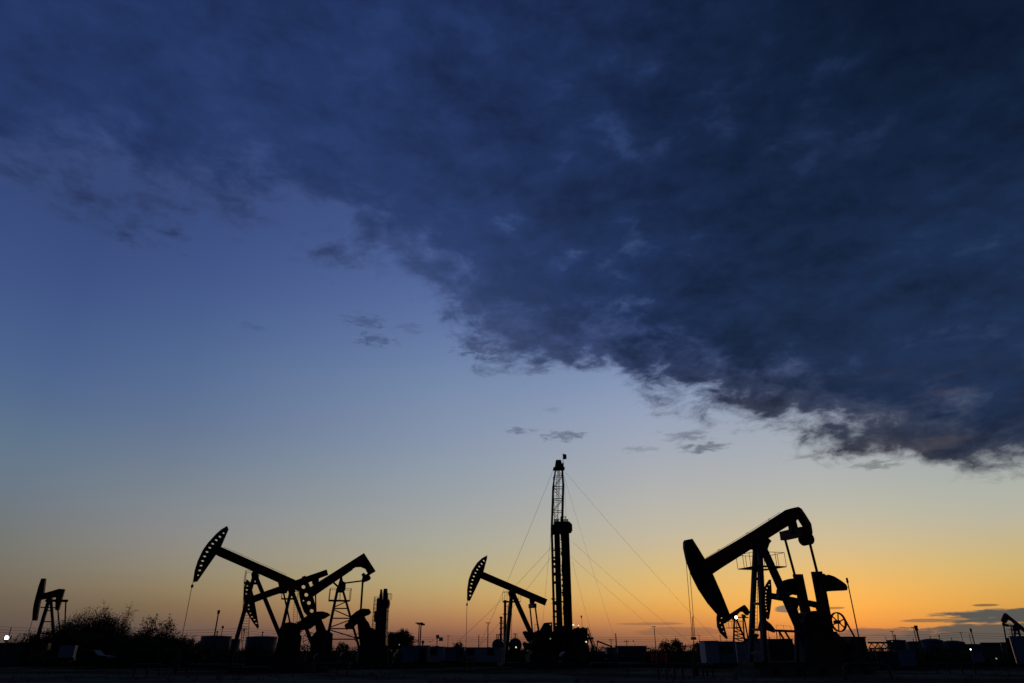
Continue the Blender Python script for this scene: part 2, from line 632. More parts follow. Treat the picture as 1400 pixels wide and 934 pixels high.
# ============================================================ the setting
def ground():
    me = bpy.data.meshes.new('ground')
    vs, fs = [], []
    ys = [-400, -60, -10, 0, 6, 12, 18, 24, 30, 38, 46, 56, 68, 82, 100, 130, 180, 260, 400, 800, 2000, 9000]
    xs = [-9000, -2000, -600] + [i * 8 for i in range(-30, 31)] + [600, 2000, 9000]
    rg = random.Random(3)
    for y in ys:
        for x in xs:
            vs.append((x, y, -0.03 + (rg.uniform(-0.04, 0.03) if 0 < y < 60 else 0)))
    n = len(xs)
    for j in range(len(ys) - 1):
        for i in range(n - 1):
            fs.append((j * n + i, j * n + i + 1, (j + 1) * n + i + 1, (j + 1) * n + i))
    me.from_pydata(vs, [], fs)
    for p in me.polygons:
        p.use_smooth = True
    g = bpy.data.materials.new('dirt_ground')
    g.use_nodes = True
    nt = g.node_tree
    b = nt.nodes['Principled BSDF']
    tc = nt.nodes.new('ShaderNodeTexCoord')
    cols = []
    for sc, de in ((0.12, 6), (2.5, 8)):
        t = nt.nodes.new('ShaderNodeTexNoise')
        t.inputs['Scale'].default_value = sc
        t.inputs['Detail'].default_value = de
        nt.links.new(tc.outputs['Object'], t.inputs['Vector'])
        cols.append(t.outputs['Fac'])
    r1 = nt.nodes.new('ShaderNodeValToRGB')
    r1.color_ramp.elements[0].position = 0.42
    r1.color_ramp.elements[1].position = 0.6
    r1.color_ramp.elements[0].color = (0.17, 0.145, 0.1, 1)
    r1.color_ramp.elements[1].color = (0.07, 0.065, 0.04, 1)
    nt.links.new(cols[0], r1.inputs[0])
    mx = nt.nodes.new('ShaderNodeMix')
    mx.data_type = 'RGBA'
    mx.blend_type = 'OVERLAY'
    mx.inputs[0].default_value = 0.6
    nt.links.new(r1.outputs[0], mx.inputs[6])
    nt.links.new(cols[1], mx.inputs[7])
    # the bare yard gives way to dark grassland farther out
    sp = nt.nodes.new('ShaderNodeSeparateXYZ')
    nt.links.new(tc.outputs['Object'], sp.inputs[0])
    wob = nt.nodes.new('ShaderNodeMath')
    wob.operation = 'MULTIPLY_ADD'
    wob.inputs[1].default_value = 60
    nt.links.new(cols[0], wob.inputs[0])
    nt.links.new(sp.outputs['Y'], wob.inputs[2])
    mr = nt.nodes.new('ShaderNodeMapRange')
    mr.inputs[1].default_value = 78
    mr.inputs[2].default_value = 102
    nt.links.new(wob.outputs[0], mr.inputs[0])
    gr = nt.nodes.new('ShaderNodeMix')
    gr.data_type = 'RGBA'
    gr.inputs[7].default_value = (0.010, 0.012, 0.006, 1)
    nt.links.new(mr.outputs[0], gr.inputs[0])
    nt.links.new(mx.outputs[2], gr.inputs[6])
    nt.links.new(gr.outputs[2], b.inputs['Base Color'])
    b.inputs['Roughness'].default_value = 1.0
    b.inputs['Specular IOR Level'].default_value = 0.0
    bp = nt.nodes.new('ShaderNodeBump')
    bp.inputs['Strength'].default_value = 0.5
    nt.links.new(cols[1], bp.inputs['Height'])
    nt.links.new(bp.outputs[0], b.inputs['Normal'])
    me.materials.append(g)
    o = bpy.data.objects.new('ground', me)
    COL.objects.link(o)
    structure(o)


ground()


# ====================================================== pumping machines
class Pump:
    """one beam pump: an Empty on the ground, its parts traced in its own frame"""
    def __init__(s, label, px, depth, yaw, group='beam pumps in the oilfield', name='pumpjack'):
        s.F = Frame(px, depth, yaw)
        s.root = thing(name, label, 'pumpjack', s.F.o, s.F.yaw, group)

    def plate(s, name, m, pts, v0, v1, holes=(), parent=None, ref=0.0):
        F = s.F
        hs = []
        for hx, hy, ra, rb, ang in holes:
            hs.append([(q.x, q.z) for q in (F.p(a, b, ref) for a, b in oval((hx, hy), ra, rb, ang))])
        mb = MB().prism(F.poly(pts, ref), v0, v1, hs)
        return mb.build(name, m, parent or s.root)

    def head(s, m, front, back, holes=(), half=0.28, web=0.06):
        """horsehead: a pierced web and a wide curved face along its front edge"""
        h = s.plate('horsehead', m, list(front) + list(back), -web, web, holes)
        pts = [s.F.p(a, b) for a, b in front]
        mb = MB()
        for p, q in zip(pts[:-1], pts[1:]):
            d = (q - p).normalized()
            n = Vector((-d.z, 0, d.x))
            c = s.F.p(*back[len(back) // 2])
            if n.dot(c - p) < 0:
                n = -n
            o = n * 0.05
            mb.bar(p + o - d * 0.02, q + o + d * 0.02, 0.09, 2 * half)
        mb.build('face_plate', m, h)
        return h

    def bar(s, name, m, x0, y0, v0, x1, y1, v1, w, h=None, foot=None, parent=None):
        a, b = s.F.p(x0, y0, v0), s.F.p(x1, y1, v1)
        if foot is not None:
            b = drop(a, b, foot)
        return MB().bar(a, b, w, h).build(name, m, parent or s.root)

    def cable(s, name, pts, r=0.02, parent=None):
        return MB().path([s.F.p(*q) for q in pts], r, 5).build(name, 'cable', parent or s.root)

    def block(s, name, m, x0, x1, z0, z1, y0, y1, parent=None):
        """x0, x1 measured along the machine from its origin"""
        return MB().box((x0, y0, z0), (x1, y1, z1)).build(name, m, parent or s.root)

    def u(s, px, py, v=0.0):
        return s.F.p(px, py, v).x

    def skid(s, x0, x1, z1=0.35, half=1.1, m='steel'):
        mb = MB()
        for k in (-half, half - 0.25):
            mb.box((x0, k, 0.004), (x1, k + 0.25, z1))
        n = max(2, int((x1 - x0) / 1.6))
        for i in range(n + 1):
            c = x0 + 0.12 + (x1 - x0 - 0.24) * i / n
            mb.box((c - 0.12, -half + 0.25, 0.03), (c + 0.12, half - 0.25, z1 - 0.04))
        mb.build('base_skid', m, s.root)

    def platform(s, px, py, lu, lv, h=0.95, m='steel', shift=0.0, r=0.02):
        c = s.F.p(px, py)
        x0, x1 = c.x - lu + shift, c.x + lu + shift
        mb = MB()
        # a deck of two walkways either side of the post
        mb.box((x0, -lv, c.z - 0.06), (x1, -lv + 0.55, c.z))
        mb.box((x0, lv - 0.55, c.z - 0.06), (x1, lv, c.z))
        mb.box((x0, -lv + 0.553, c.z - 0.058), (x0 + 0.4, lv - 0.553, c.z - 0.002))
        mb.box((x1 - 0.4, -lv + 0.553, c.z - 0.058), (x1, lv - 0.553, c.z - 0.002))
        pl = mb.build('platform', m, s.root)
        MB().railing([(x0, -lv, c.z), (x1, -lv, c.z), (x1, lv, c.z), (x0, lv, c.z)], h, r, True, 0.9).build('railing', m, pl)
        return c.z

    def wheel(s, px, py, v, r, spokes=6, t=0.06, name='belt_wheel', m='black'):
        c = s.F.p(px, py, v)
        mb = MB().ring(c, r, t)
        for i in range(spokes):
            a = math.pi * i * 2 / spokes + 0.35
            e = c + Vector((math.cos(a), 0, math.sin(a))) * (r - t * 0.5)
            mb.bar(c, e, 0.07, 0.05)
        mb.tube(c + Vector((0, -0.1, 0)), c + Vector((0, 0.35, 0)), 0.12, 0.12, 12)
        return mb.build(name, m, s.root)

    def shaft(s, px, py, v0, v1, r, name, m='steel', parent=None):
        c = s.F.p(px, py, v0)
        return MB().tube(c, (c.x, v1, c.z), r, r, 18).build(name, m, parent or s.root)


def row(pts, ra, rb, ang):
    return [(x, y, ra * 1.12, rb * 1.12, ang) for x, y in pts]


# ---- the great pump on the right
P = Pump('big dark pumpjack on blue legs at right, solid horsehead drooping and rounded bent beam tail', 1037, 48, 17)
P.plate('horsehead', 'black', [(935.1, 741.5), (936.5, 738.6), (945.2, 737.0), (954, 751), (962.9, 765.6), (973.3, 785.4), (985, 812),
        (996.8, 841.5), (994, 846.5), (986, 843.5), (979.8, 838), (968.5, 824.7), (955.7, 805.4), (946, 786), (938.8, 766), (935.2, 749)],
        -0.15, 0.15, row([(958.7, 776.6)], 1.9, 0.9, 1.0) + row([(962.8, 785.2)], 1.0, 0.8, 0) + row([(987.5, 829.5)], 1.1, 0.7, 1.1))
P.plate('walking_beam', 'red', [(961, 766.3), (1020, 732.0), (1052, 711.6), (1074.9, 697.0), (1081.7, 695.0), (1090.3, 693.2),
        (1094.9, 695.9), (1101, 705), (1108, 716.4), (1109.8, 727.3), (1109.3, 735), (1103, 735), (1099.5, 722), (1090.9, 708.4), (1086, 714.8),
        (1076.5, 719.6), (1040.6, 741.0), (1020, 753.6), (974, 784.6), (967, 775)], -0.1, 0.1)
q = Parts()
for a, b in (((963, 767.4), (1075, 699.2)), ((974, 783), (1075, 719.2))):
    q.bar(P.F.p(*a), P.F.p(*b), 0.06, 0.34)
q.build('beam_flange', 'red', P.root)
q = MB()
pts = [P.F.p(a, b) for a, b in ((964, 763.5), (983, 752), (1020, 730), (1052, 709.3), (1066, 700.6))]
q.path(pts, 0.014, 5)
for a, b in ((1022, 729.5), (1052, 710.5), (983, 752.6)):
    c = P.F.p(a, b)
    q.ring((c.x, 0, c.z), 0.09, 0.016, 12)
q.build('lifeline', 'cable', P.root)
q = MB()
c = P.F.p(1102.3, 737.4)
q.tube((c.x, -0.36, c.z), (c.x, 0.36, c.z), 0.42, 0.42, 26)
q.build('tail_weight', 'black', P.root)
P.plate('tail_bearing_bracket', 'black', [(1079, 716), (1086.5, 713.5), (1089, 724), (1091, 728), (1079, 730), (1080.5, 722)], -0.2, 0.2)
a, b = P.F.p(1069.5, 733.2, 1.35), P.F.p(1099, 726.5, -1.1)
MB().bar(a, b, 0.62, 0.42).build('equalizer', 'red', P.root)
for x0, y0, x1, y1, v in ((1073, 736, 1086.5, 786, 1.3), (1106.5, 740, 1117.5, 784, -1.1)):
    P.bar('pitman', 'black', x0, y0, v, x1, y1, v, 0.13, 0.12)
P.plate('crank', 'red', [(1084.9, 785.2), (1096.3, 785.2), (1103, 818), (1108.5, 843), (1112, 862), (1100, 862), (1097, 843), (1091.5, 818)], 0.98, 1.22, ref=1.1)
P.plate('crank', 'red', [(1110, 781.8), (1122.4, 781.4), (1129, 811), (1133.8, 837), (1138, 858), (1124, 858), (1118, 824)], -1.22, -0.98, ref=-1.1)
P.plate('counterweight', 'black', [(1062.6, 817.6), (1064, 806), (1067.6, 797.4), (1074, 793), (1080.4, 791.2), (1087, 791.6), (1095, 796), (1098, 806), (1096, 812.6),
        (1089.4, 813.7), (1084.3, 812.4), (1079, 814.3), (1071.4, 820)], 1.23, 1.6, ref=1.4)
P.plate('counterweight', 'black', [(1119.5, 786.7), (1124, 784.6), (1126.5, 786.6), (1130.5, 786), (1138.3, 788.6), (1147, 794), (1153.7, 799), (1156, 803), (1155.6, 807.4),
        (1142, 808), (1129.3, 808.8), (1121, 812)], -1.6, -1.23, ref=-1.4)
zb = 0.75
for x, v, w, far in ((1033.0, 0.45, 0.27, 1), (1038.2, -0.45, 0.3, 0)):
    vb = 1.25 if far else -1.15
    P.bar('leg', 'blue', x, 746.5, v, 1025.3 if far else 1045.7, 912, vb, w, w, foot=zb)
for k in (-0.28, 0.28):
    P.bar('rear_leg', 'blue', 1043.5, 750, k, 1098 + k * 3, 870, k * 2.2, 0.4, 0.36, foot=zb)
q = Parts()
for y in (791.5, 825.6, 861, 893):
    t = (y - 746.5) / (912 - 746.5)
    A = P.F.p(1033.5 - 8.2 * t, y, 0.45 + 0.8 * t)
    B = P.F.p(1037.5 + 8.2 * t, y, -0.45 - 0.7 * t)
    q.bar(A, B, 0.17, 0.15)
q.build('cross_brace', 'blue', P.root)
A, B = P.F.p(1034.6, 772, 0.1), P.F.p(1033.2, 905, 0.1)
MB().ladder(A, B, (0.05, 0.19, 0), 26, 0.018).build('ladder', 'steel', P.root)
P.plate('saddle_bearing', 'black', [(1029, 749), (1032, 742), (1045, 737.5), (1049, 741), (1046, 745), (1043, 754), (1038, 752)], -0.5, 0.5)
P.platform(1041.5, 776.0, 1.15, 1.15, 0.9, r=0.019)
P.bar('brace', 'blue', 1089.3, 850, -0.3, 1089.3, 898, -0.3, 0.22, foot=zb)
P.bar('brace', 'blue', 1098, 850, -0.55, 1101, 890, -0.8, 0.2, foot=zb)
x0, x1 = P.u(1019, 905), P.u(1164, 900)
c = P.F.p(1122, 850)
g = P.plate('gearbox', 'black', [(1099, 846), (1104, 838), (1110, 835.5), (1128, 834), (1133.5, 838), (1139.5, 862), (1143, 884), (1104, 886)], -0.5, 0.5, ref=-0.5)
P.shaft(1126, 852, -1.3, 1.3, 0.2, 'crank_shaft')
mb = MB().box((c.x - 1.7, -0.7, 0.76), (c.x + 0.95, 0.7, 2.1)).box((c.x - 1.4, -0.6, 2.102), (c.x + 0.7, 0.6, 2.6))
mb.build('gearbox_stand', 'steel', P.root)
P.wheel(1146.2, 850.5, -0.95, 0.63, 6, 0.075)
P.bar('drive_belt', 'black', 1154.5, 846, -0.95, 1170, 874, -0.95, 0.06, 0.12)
P.bar('drive_belt', 'black', 1141.5, 864, -0.95, 1166, 888, -0.95, 0.06, 0.12)
mo = P.F.p(1168.5, 882, -0.9)
mb = MB().tube((mo.x, -1.0, mo.z), (mo.x, -0.86, mo.z), 0.3, 0.3, 18).tube((mo.x, -0.85, mo.z), (mo.x, 0.2, mo.z), 0.42, 0.42, 18)
mb.build('motor', 'steel', P.root)
mb = MB()
for k in (-0.9, 0.65):
    mb.box((x0, k, zb - 0.4), (mo.x + 0.9, k + 0.25, zb))
for i in range(9):
    cx = x0 + 0.15 + (mo.x + 0.6 - x0) * i / 8
    mb.box((cx - 0.12, -0.65, zb - 0.37), (cx + 0.12, 0.65, zb - 0.03))
mb.box((mo.x - 0.5, -0.85, zb + 0.003), (mo.x + 0.5, 0.3, mo.z - 0.36))
mb.build('base_skid', 'steel', P.root)
mb = MB()
cx = x0
while cx < mo.x + 0.6:
    mb.box((cx, -1.35, -0.1), (min(cx + 1.0, mo.x + 0.9), 1.35, zb - 0.404))
    cx += 1.75
mb.build('foundation', 'concrete', P.root)
for v, xa, ya, xb, yb in ((0.22, 937.8, 764, 946.4, 872.5), (-0.22, 943.2, 783, 950.2, 872.5)):
    P.cable('bridle_cable', [(xa, ya, v), (xb, yb, v)], 0.018)
P.cable('polished_rod', [(946.5, 843, 0), (948.4, 885, 0)], 0.026)
P.bar('carrier_bar', 'steel', 945.6, 873, 0.24, 950.8, 873, -0.24, 0.16, 0.12)
RIG_HEAD = P.F.p(948.6, 885, 0)
GREAT = P


def wellhead(pump, px, py, label, s=1.0):
    c = pump.F.p(px, py, 0)
    w = thing('wellhead', label, 'wellhead', pump.root.matrix_basis @ Vector((c.x, 0, 0)) if False else
              pump.F.o + Vector((c.x * pump.F.ux, c.x * pump.F.uy, 0)), pump.F.yaw, 'wellheads under the horseheads')
    MB().lathe([(0.16, -0.1), (0.16, 0.3), (0.26, 0.3), (0.26, 0.4), (0.13, 0.4), (0.13, 0.85), (0.22, 0.85), (0.22, 0.95),
                (0.1, 0.95), (0.1, 1.35), (0.05, 1.5)], (0, 0, 0), 14).build('casing', 'steel', w)
    MB().tube((0.1, 0, 0.62), (0.75, 0, 0.62), 0.07, 0.07, 10).tube((-0.1, 0, 0.62), (-0.6, 0, 0.62), 0.07, 0.07, 10) \
        .tube((0.75, 0, 0.72), (0.75, 0, -0.05), 0.07, 0.07, 10).build('flow_pipe', 'steel', w)
    MB().ring((-0.42, -0.2, 0.62), 0.16, 0.02, 16).tube((-0.42, -0.2, 0.62), (-0.42, 0, 0.62), 0.02).bar((-0.57, -0.2, 0.62), (-0.27, -0.2, 0.62), 0.02).build('valve_wheel', 'red', w)
    return w


wellhead(P, 948.6, 885, 'wellhead below the hanging cables of the big right pumpjack')

# ---- left front pump
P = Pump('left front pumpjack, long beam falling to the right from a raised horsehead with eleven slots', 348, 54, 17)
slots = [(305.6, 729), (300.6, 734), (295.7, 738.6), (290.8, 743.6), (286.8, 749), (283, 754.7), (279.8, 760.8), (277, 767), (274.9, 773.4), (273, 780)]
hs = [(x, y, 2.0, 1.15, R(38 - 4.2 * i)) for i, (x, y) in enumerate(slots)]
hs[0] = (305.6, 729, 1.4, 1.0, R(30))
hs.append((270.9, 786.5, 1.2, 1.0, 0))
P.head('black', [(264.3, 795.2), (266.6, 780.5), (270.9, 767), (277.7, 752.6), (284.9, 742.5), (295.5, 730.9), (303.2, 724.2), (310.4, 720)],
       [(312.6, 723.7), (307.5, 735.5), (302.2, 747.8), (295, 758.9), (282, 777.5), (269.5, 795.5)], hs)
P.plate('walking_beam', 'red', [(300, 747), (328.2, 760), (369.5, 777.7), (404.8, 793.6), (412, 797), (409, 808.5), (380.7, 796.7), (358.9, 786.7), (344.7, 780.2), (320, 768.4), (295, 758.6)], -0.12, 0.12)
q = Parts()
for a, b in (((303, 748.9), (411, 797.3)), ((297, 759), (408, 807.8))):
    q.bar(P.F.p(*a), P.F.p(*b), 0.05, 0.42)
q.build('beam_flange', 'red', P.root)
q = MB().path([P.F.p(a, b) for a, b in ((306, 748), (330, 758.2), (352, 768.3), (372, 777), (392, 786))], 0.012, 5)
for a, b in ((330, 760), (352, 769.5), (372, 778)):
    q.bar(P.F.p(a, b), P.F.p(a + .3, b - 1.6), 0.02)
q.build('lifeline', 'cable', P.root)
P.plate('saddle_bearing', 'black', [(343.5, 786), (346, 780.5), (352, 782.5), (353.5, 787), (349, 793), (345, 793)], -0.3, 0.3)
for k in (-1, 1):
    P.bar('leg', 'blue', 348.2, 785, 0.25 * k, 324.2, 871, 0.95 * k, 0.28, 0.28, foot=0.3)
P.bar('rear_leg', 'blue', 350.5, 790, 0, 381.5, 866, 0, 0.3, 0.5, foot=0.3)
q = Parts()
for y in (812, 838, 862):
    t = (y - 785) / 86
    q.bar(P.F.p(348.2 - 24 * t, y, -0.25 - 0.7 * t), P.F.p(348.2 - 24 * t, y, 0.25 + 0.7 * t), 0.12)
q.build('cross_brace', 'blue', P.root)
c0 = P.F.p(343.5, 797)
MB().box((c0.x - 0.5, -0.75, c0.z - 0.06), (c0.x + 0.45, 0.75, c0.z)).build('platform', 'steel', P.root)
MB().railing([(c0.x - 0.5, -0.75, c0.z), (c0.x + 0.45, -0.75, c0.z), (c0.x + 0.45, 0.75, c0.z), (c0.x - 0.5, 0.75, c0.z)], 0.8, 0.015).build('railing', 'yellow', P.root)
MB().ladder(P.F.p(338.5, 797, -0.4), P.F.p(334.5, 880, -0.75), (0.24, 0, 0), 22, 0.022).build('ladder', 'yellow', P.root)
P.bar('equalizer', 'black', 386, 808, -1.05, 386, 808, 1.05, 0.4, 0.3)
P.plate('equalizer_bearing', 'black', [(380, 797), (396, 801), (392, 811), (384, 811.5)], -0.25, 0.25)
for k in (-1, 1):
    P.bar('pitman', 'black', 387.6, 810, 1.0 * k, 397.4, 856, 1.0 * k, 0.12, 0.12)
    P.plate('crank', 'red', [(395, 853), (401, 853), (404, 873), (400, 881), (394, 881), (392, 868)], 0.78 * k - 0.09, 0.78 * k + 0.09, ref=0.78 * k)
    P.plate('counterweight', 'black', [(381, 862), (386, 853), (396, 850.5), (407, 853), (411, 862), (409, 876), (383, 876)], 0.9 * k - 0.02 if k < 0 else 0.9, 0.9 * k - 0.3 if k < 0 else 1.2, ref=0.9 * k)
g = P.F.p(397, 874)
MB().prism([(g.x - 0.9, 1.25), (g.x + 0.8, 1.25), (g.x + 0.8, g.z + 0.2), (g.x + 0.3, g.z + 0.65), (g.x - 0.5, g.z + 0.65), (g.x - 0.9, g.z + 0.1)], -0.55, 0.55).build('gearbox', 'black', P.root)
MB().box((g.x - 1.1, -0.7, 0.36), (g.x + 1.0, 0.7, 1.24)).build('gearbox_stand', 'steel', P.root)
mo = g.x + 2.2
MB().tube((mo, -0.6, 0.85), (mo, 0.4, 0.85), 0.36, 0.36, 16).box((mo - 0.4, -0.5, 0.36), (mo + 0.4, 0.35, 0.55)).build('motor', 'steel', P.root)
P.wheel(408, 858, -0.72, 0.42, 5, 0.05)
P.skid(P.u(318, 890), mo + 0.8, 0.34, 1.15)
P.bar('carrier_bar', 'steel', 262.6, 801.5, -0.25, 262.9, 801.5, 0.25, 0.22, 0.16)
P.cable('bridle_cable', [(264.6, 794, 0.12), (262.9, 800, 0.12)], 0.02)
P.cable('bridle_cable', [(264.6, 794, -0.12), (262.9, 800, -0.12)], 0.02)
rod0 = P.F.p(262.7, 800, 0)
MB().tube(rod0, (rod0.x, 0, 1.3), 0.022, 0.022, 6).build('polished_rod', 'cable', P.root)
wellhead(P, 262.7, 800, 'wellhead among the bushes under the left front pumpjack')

# ---- pump behind it, leaning the other way
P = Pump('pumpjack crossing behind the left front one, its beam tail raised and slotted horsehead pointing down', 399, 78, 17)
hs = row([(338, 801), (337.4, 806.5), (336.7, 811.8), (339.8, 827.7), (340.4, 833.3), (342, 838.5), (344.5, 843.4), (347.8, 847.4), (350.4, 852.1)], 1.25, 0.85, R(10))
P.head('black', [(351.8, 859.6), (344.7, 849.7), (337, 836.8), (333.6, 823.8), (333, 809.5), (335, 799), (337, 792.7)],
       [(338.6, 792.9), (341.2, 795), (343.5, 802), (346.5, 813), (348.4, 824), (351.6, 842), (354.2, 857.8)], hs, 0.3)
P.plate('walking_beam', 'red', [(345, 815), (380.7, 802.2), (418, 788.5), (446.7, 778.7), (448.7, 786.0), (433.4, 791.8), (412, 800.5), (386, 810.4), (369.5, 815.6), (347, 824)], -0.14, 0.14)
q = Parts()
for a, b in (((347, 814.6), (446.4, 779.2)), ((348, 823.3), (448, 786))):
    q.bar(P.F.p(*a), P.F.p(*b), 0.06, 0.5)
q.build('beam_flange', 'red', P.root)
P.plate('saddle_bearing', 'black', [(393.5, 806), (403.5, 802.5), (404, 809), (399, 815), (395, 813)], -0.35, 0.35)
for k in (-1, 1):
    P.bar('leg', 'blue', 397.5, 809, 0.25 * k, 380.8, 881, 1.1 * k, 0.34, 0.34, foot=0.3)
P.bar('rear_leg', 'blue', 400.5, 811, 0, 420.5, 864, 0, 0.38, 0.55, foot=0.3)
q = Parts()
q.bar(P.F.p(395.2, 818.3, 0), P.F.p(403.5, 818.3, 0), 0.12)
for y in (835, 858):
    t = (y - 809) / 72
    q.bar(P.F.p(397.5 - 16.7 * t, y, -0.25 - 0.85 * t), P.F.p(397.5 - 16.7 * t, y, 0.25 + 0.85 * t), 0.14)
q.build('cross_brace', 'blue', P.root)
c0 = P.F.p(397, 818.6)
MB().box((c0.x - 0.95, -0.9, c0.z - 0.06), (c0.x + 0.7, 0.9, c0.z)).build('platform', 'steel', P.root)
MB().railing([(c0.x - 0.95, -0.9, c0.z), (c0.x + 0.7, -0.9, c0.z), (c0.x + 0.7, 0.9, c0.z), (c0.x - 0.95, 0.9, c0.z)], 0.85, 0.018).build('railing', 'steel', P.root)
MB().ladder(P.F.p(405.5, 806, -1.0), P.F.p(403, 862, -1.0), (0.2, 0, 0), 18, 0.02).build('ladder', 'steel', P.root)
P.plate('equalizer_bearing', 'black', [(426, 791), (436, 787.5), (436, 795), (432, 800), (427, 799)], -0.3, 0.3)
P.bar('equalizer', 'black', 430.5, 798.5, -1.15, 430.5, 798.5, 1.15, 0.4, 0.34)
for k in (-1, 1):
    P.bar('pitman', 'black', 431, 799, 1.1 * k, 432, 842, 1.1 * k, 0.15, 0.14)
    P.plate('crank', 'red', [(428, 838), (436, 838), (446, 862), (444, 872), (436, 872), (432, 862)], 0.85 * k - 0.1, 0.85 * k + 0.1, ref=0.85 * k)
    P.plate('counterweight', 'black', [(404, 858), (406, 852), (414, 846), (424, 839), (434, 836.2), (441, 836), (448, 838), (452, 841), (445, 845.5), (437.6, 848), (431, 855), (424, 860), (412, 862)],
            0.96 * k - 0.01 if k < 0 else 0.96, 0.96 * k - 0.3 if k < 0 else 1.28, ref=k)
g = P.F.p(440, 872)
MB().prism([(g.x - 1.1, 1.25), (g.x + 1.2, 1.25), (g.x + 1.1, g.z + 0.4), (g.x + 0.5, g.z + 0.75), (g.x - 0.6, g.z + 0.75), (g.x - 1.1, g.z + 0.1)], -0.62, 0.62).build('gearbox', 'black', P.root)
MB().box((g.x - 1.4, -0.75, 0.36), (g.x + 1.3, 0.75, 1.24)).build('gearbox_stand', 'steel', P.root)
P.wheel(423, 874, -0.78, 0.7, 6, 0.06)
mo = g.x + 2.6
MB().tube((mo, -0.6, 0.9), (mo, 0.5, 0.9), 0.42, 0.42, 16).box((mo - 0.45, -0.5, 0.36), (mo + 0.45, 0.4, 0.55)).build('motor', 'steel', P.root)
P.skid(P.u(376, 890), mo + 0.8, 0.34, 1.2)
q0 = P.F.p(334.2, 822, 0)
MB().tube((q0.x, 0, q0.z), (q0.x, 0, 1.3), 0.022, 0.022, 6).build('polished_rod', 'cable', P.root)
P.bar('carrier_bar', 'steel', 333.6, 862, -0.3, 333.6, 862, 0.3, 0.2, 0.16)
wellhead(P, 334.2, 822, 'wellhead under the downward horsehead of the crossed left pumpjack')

# ---- bent tail pump on a lattice post
P = Pump('bent tailed pumpjack on a lattice tower, horsehead with round holes, right of the crossed beams', 467, 70, 17)
hs = row([(414.9, 802.6), (418.7, 813.4), (422.3, 824.5), (426.2, 835.4)], 2.3, 2.3, 0) + row([(414.8, 821.4)], 0.9, 0.9, 0)
P.head('black', [(421, 843), (415.3, 836.6), (411, 825), (408.6, 812.7), (408.9, 797), (413, 788.8), (417.4, 787.3)],
       [(421.5, 796), (424.5, 803), (429.2, 819.6), (431.5, 829), (432.8, 837), (430, 842)], hs, 0.3)
P.plate('walking_beam', 'red', [(421, 804.5), (433.4, 797.5), (465, 777), (497.5, 756.3), (505.5, 768.8), (513.5, 781.3), (503.8, 787.2), (502.4, 783.4), (499.6, 777.9), (493.3, 775.3),
        (486.4, 775.6), (478, 780.5), (466.9, 788.3), (432.7, 812.9), (426, 816)], -0.16, 0.16)
q = Parts()
for a, b in (((424, 803.5), (497, 757.3)), ((428, 815.4), (482, 778.6))):
    q.bar(P.F.p(*a), P.F.p(*b), 0.06, 0.5)
q.build('beam_flange', 'red', P.root)
P.plate('saddle_bearing', 'black', [(459.5, 806), (462.5, 799.5), (465.5, 789), (467.6, 789), (468.5, 795), (472.5, 797), (472, 806), (470, 810), (461, 810)], -0.4, 0.4)
P.bar('brace', 'steel', 455.7, 796.3, 0, 463, 803, 0, 0.16)
for k in (-1, 1):
    P.bar('leg', 'blue', 461.5, 806, 0.35 * k, 446.4, 878, 1.15 * k, 0.26, 0.26, foot=0.3)
    P.bar('leg', 'blue', 469, 808, 0.35 * k, 489, 879, 1.15 * k, 0.2, 0.2, foot=0.3)
q = Parts()


def post(y, k, right):
    t = (y - 806) / 72
    x = 469 + 20.2 * t if right else 461.5 - 15.1 * t
    return P.F.p(x, y, k * (0.35 + 0.8 * t))


LEV = [821, 832, 845.4, 859.6, 874]
for k in (-1, 1):
    for i, y in enumerate(LEV):
        q.bar(post(y, k, 0), post(y, k, 1), 0.11)
        if i:
            a, b = (0, 1) if i % 2 else (1, 0)
            if k < 0:
                q.bar(post(LEV[i - 1] + 1.5, k, b), post(y - 1.5, k, a), 0.1)
for y in LEV:
    for r_ in (0, 1):
        q.bar(post(y, -1, r_), post(y, 1, r_), 0.09)
q.build('cross_brace', 'blue', P.root)
P.platform(464, 821.0, 1.0, 1.0, 1.05, r=0.02)
a, b = P.F.p(466, 798, 0), P.F.p(497, 794, 0)
MB().bar(a, b, 0.14, 0.1).build('guide_arm', 'steel', P.root)
P.plate('equalizer_bearing', 'black', [(494.5, 785.2), (497, 783.3), (499.5, 786), (503, 784), (506.5, 790), (506, 792.6), (502.5, 794.4), (498, 796), (494, 795), (496, 789)], -0.3, 0.3)
P.bar('equalizer', 'black', 497, 793, -1.0, 497, 793, 1.0, 0.34, 0.34)
for k in (-1, 1):
    P.bar('pitman', 'black', 496 + k * 0.4, 794, 0.95 * k, 492.7 + k * 0.4, 843, 0.95 * k, 0.13, 0.12)
    P.plate('crank', 'red', [(487, 840), (496, 838), (502, 850), (506, 866), (496, 868), (490, 853)], 0.75 * k - 0.1, 0.75 * k + 0.1, ref=0.75 * k)
    P.plate('counterweight', 'black', [(471, 855.8), (472.6, 852.5), (475.5, 851), (479.4, 842.5), (486.4, 836.4), (492, 833), (496, 832.2), (504.5, 832.7), (507.3, 837.4), (505, 840.6), (497.5, 843.6), (491.5, 847.5),
            (489.5, 852), (482.2, 858.8), (478, 859), (474, 861.6)], 0.86 * k - 0.01 if k < 0 else 0.86, 0.86 * k - 0.28 if k < 0 else 1.16, ref=0.9 * k)
P.plate('gearbox', 'black', [(489, 852), (497, 845), (503, 851), (506, 858), (512, 861), (524, 863), (526, 884), (493, 884)], -0.6, 0.6)
g = P.F.p(503, 882)
MB().box((g.x - 0.9, -0.75, 0.36), (g.x + 1.9, 0.75, g.z - 0.05)).build('gearbox_stand', 'steel', P.root)
P.wheel(490.5, 872, -0.75, 0.42, 5, 0.05)
mo = g.x + 3.0
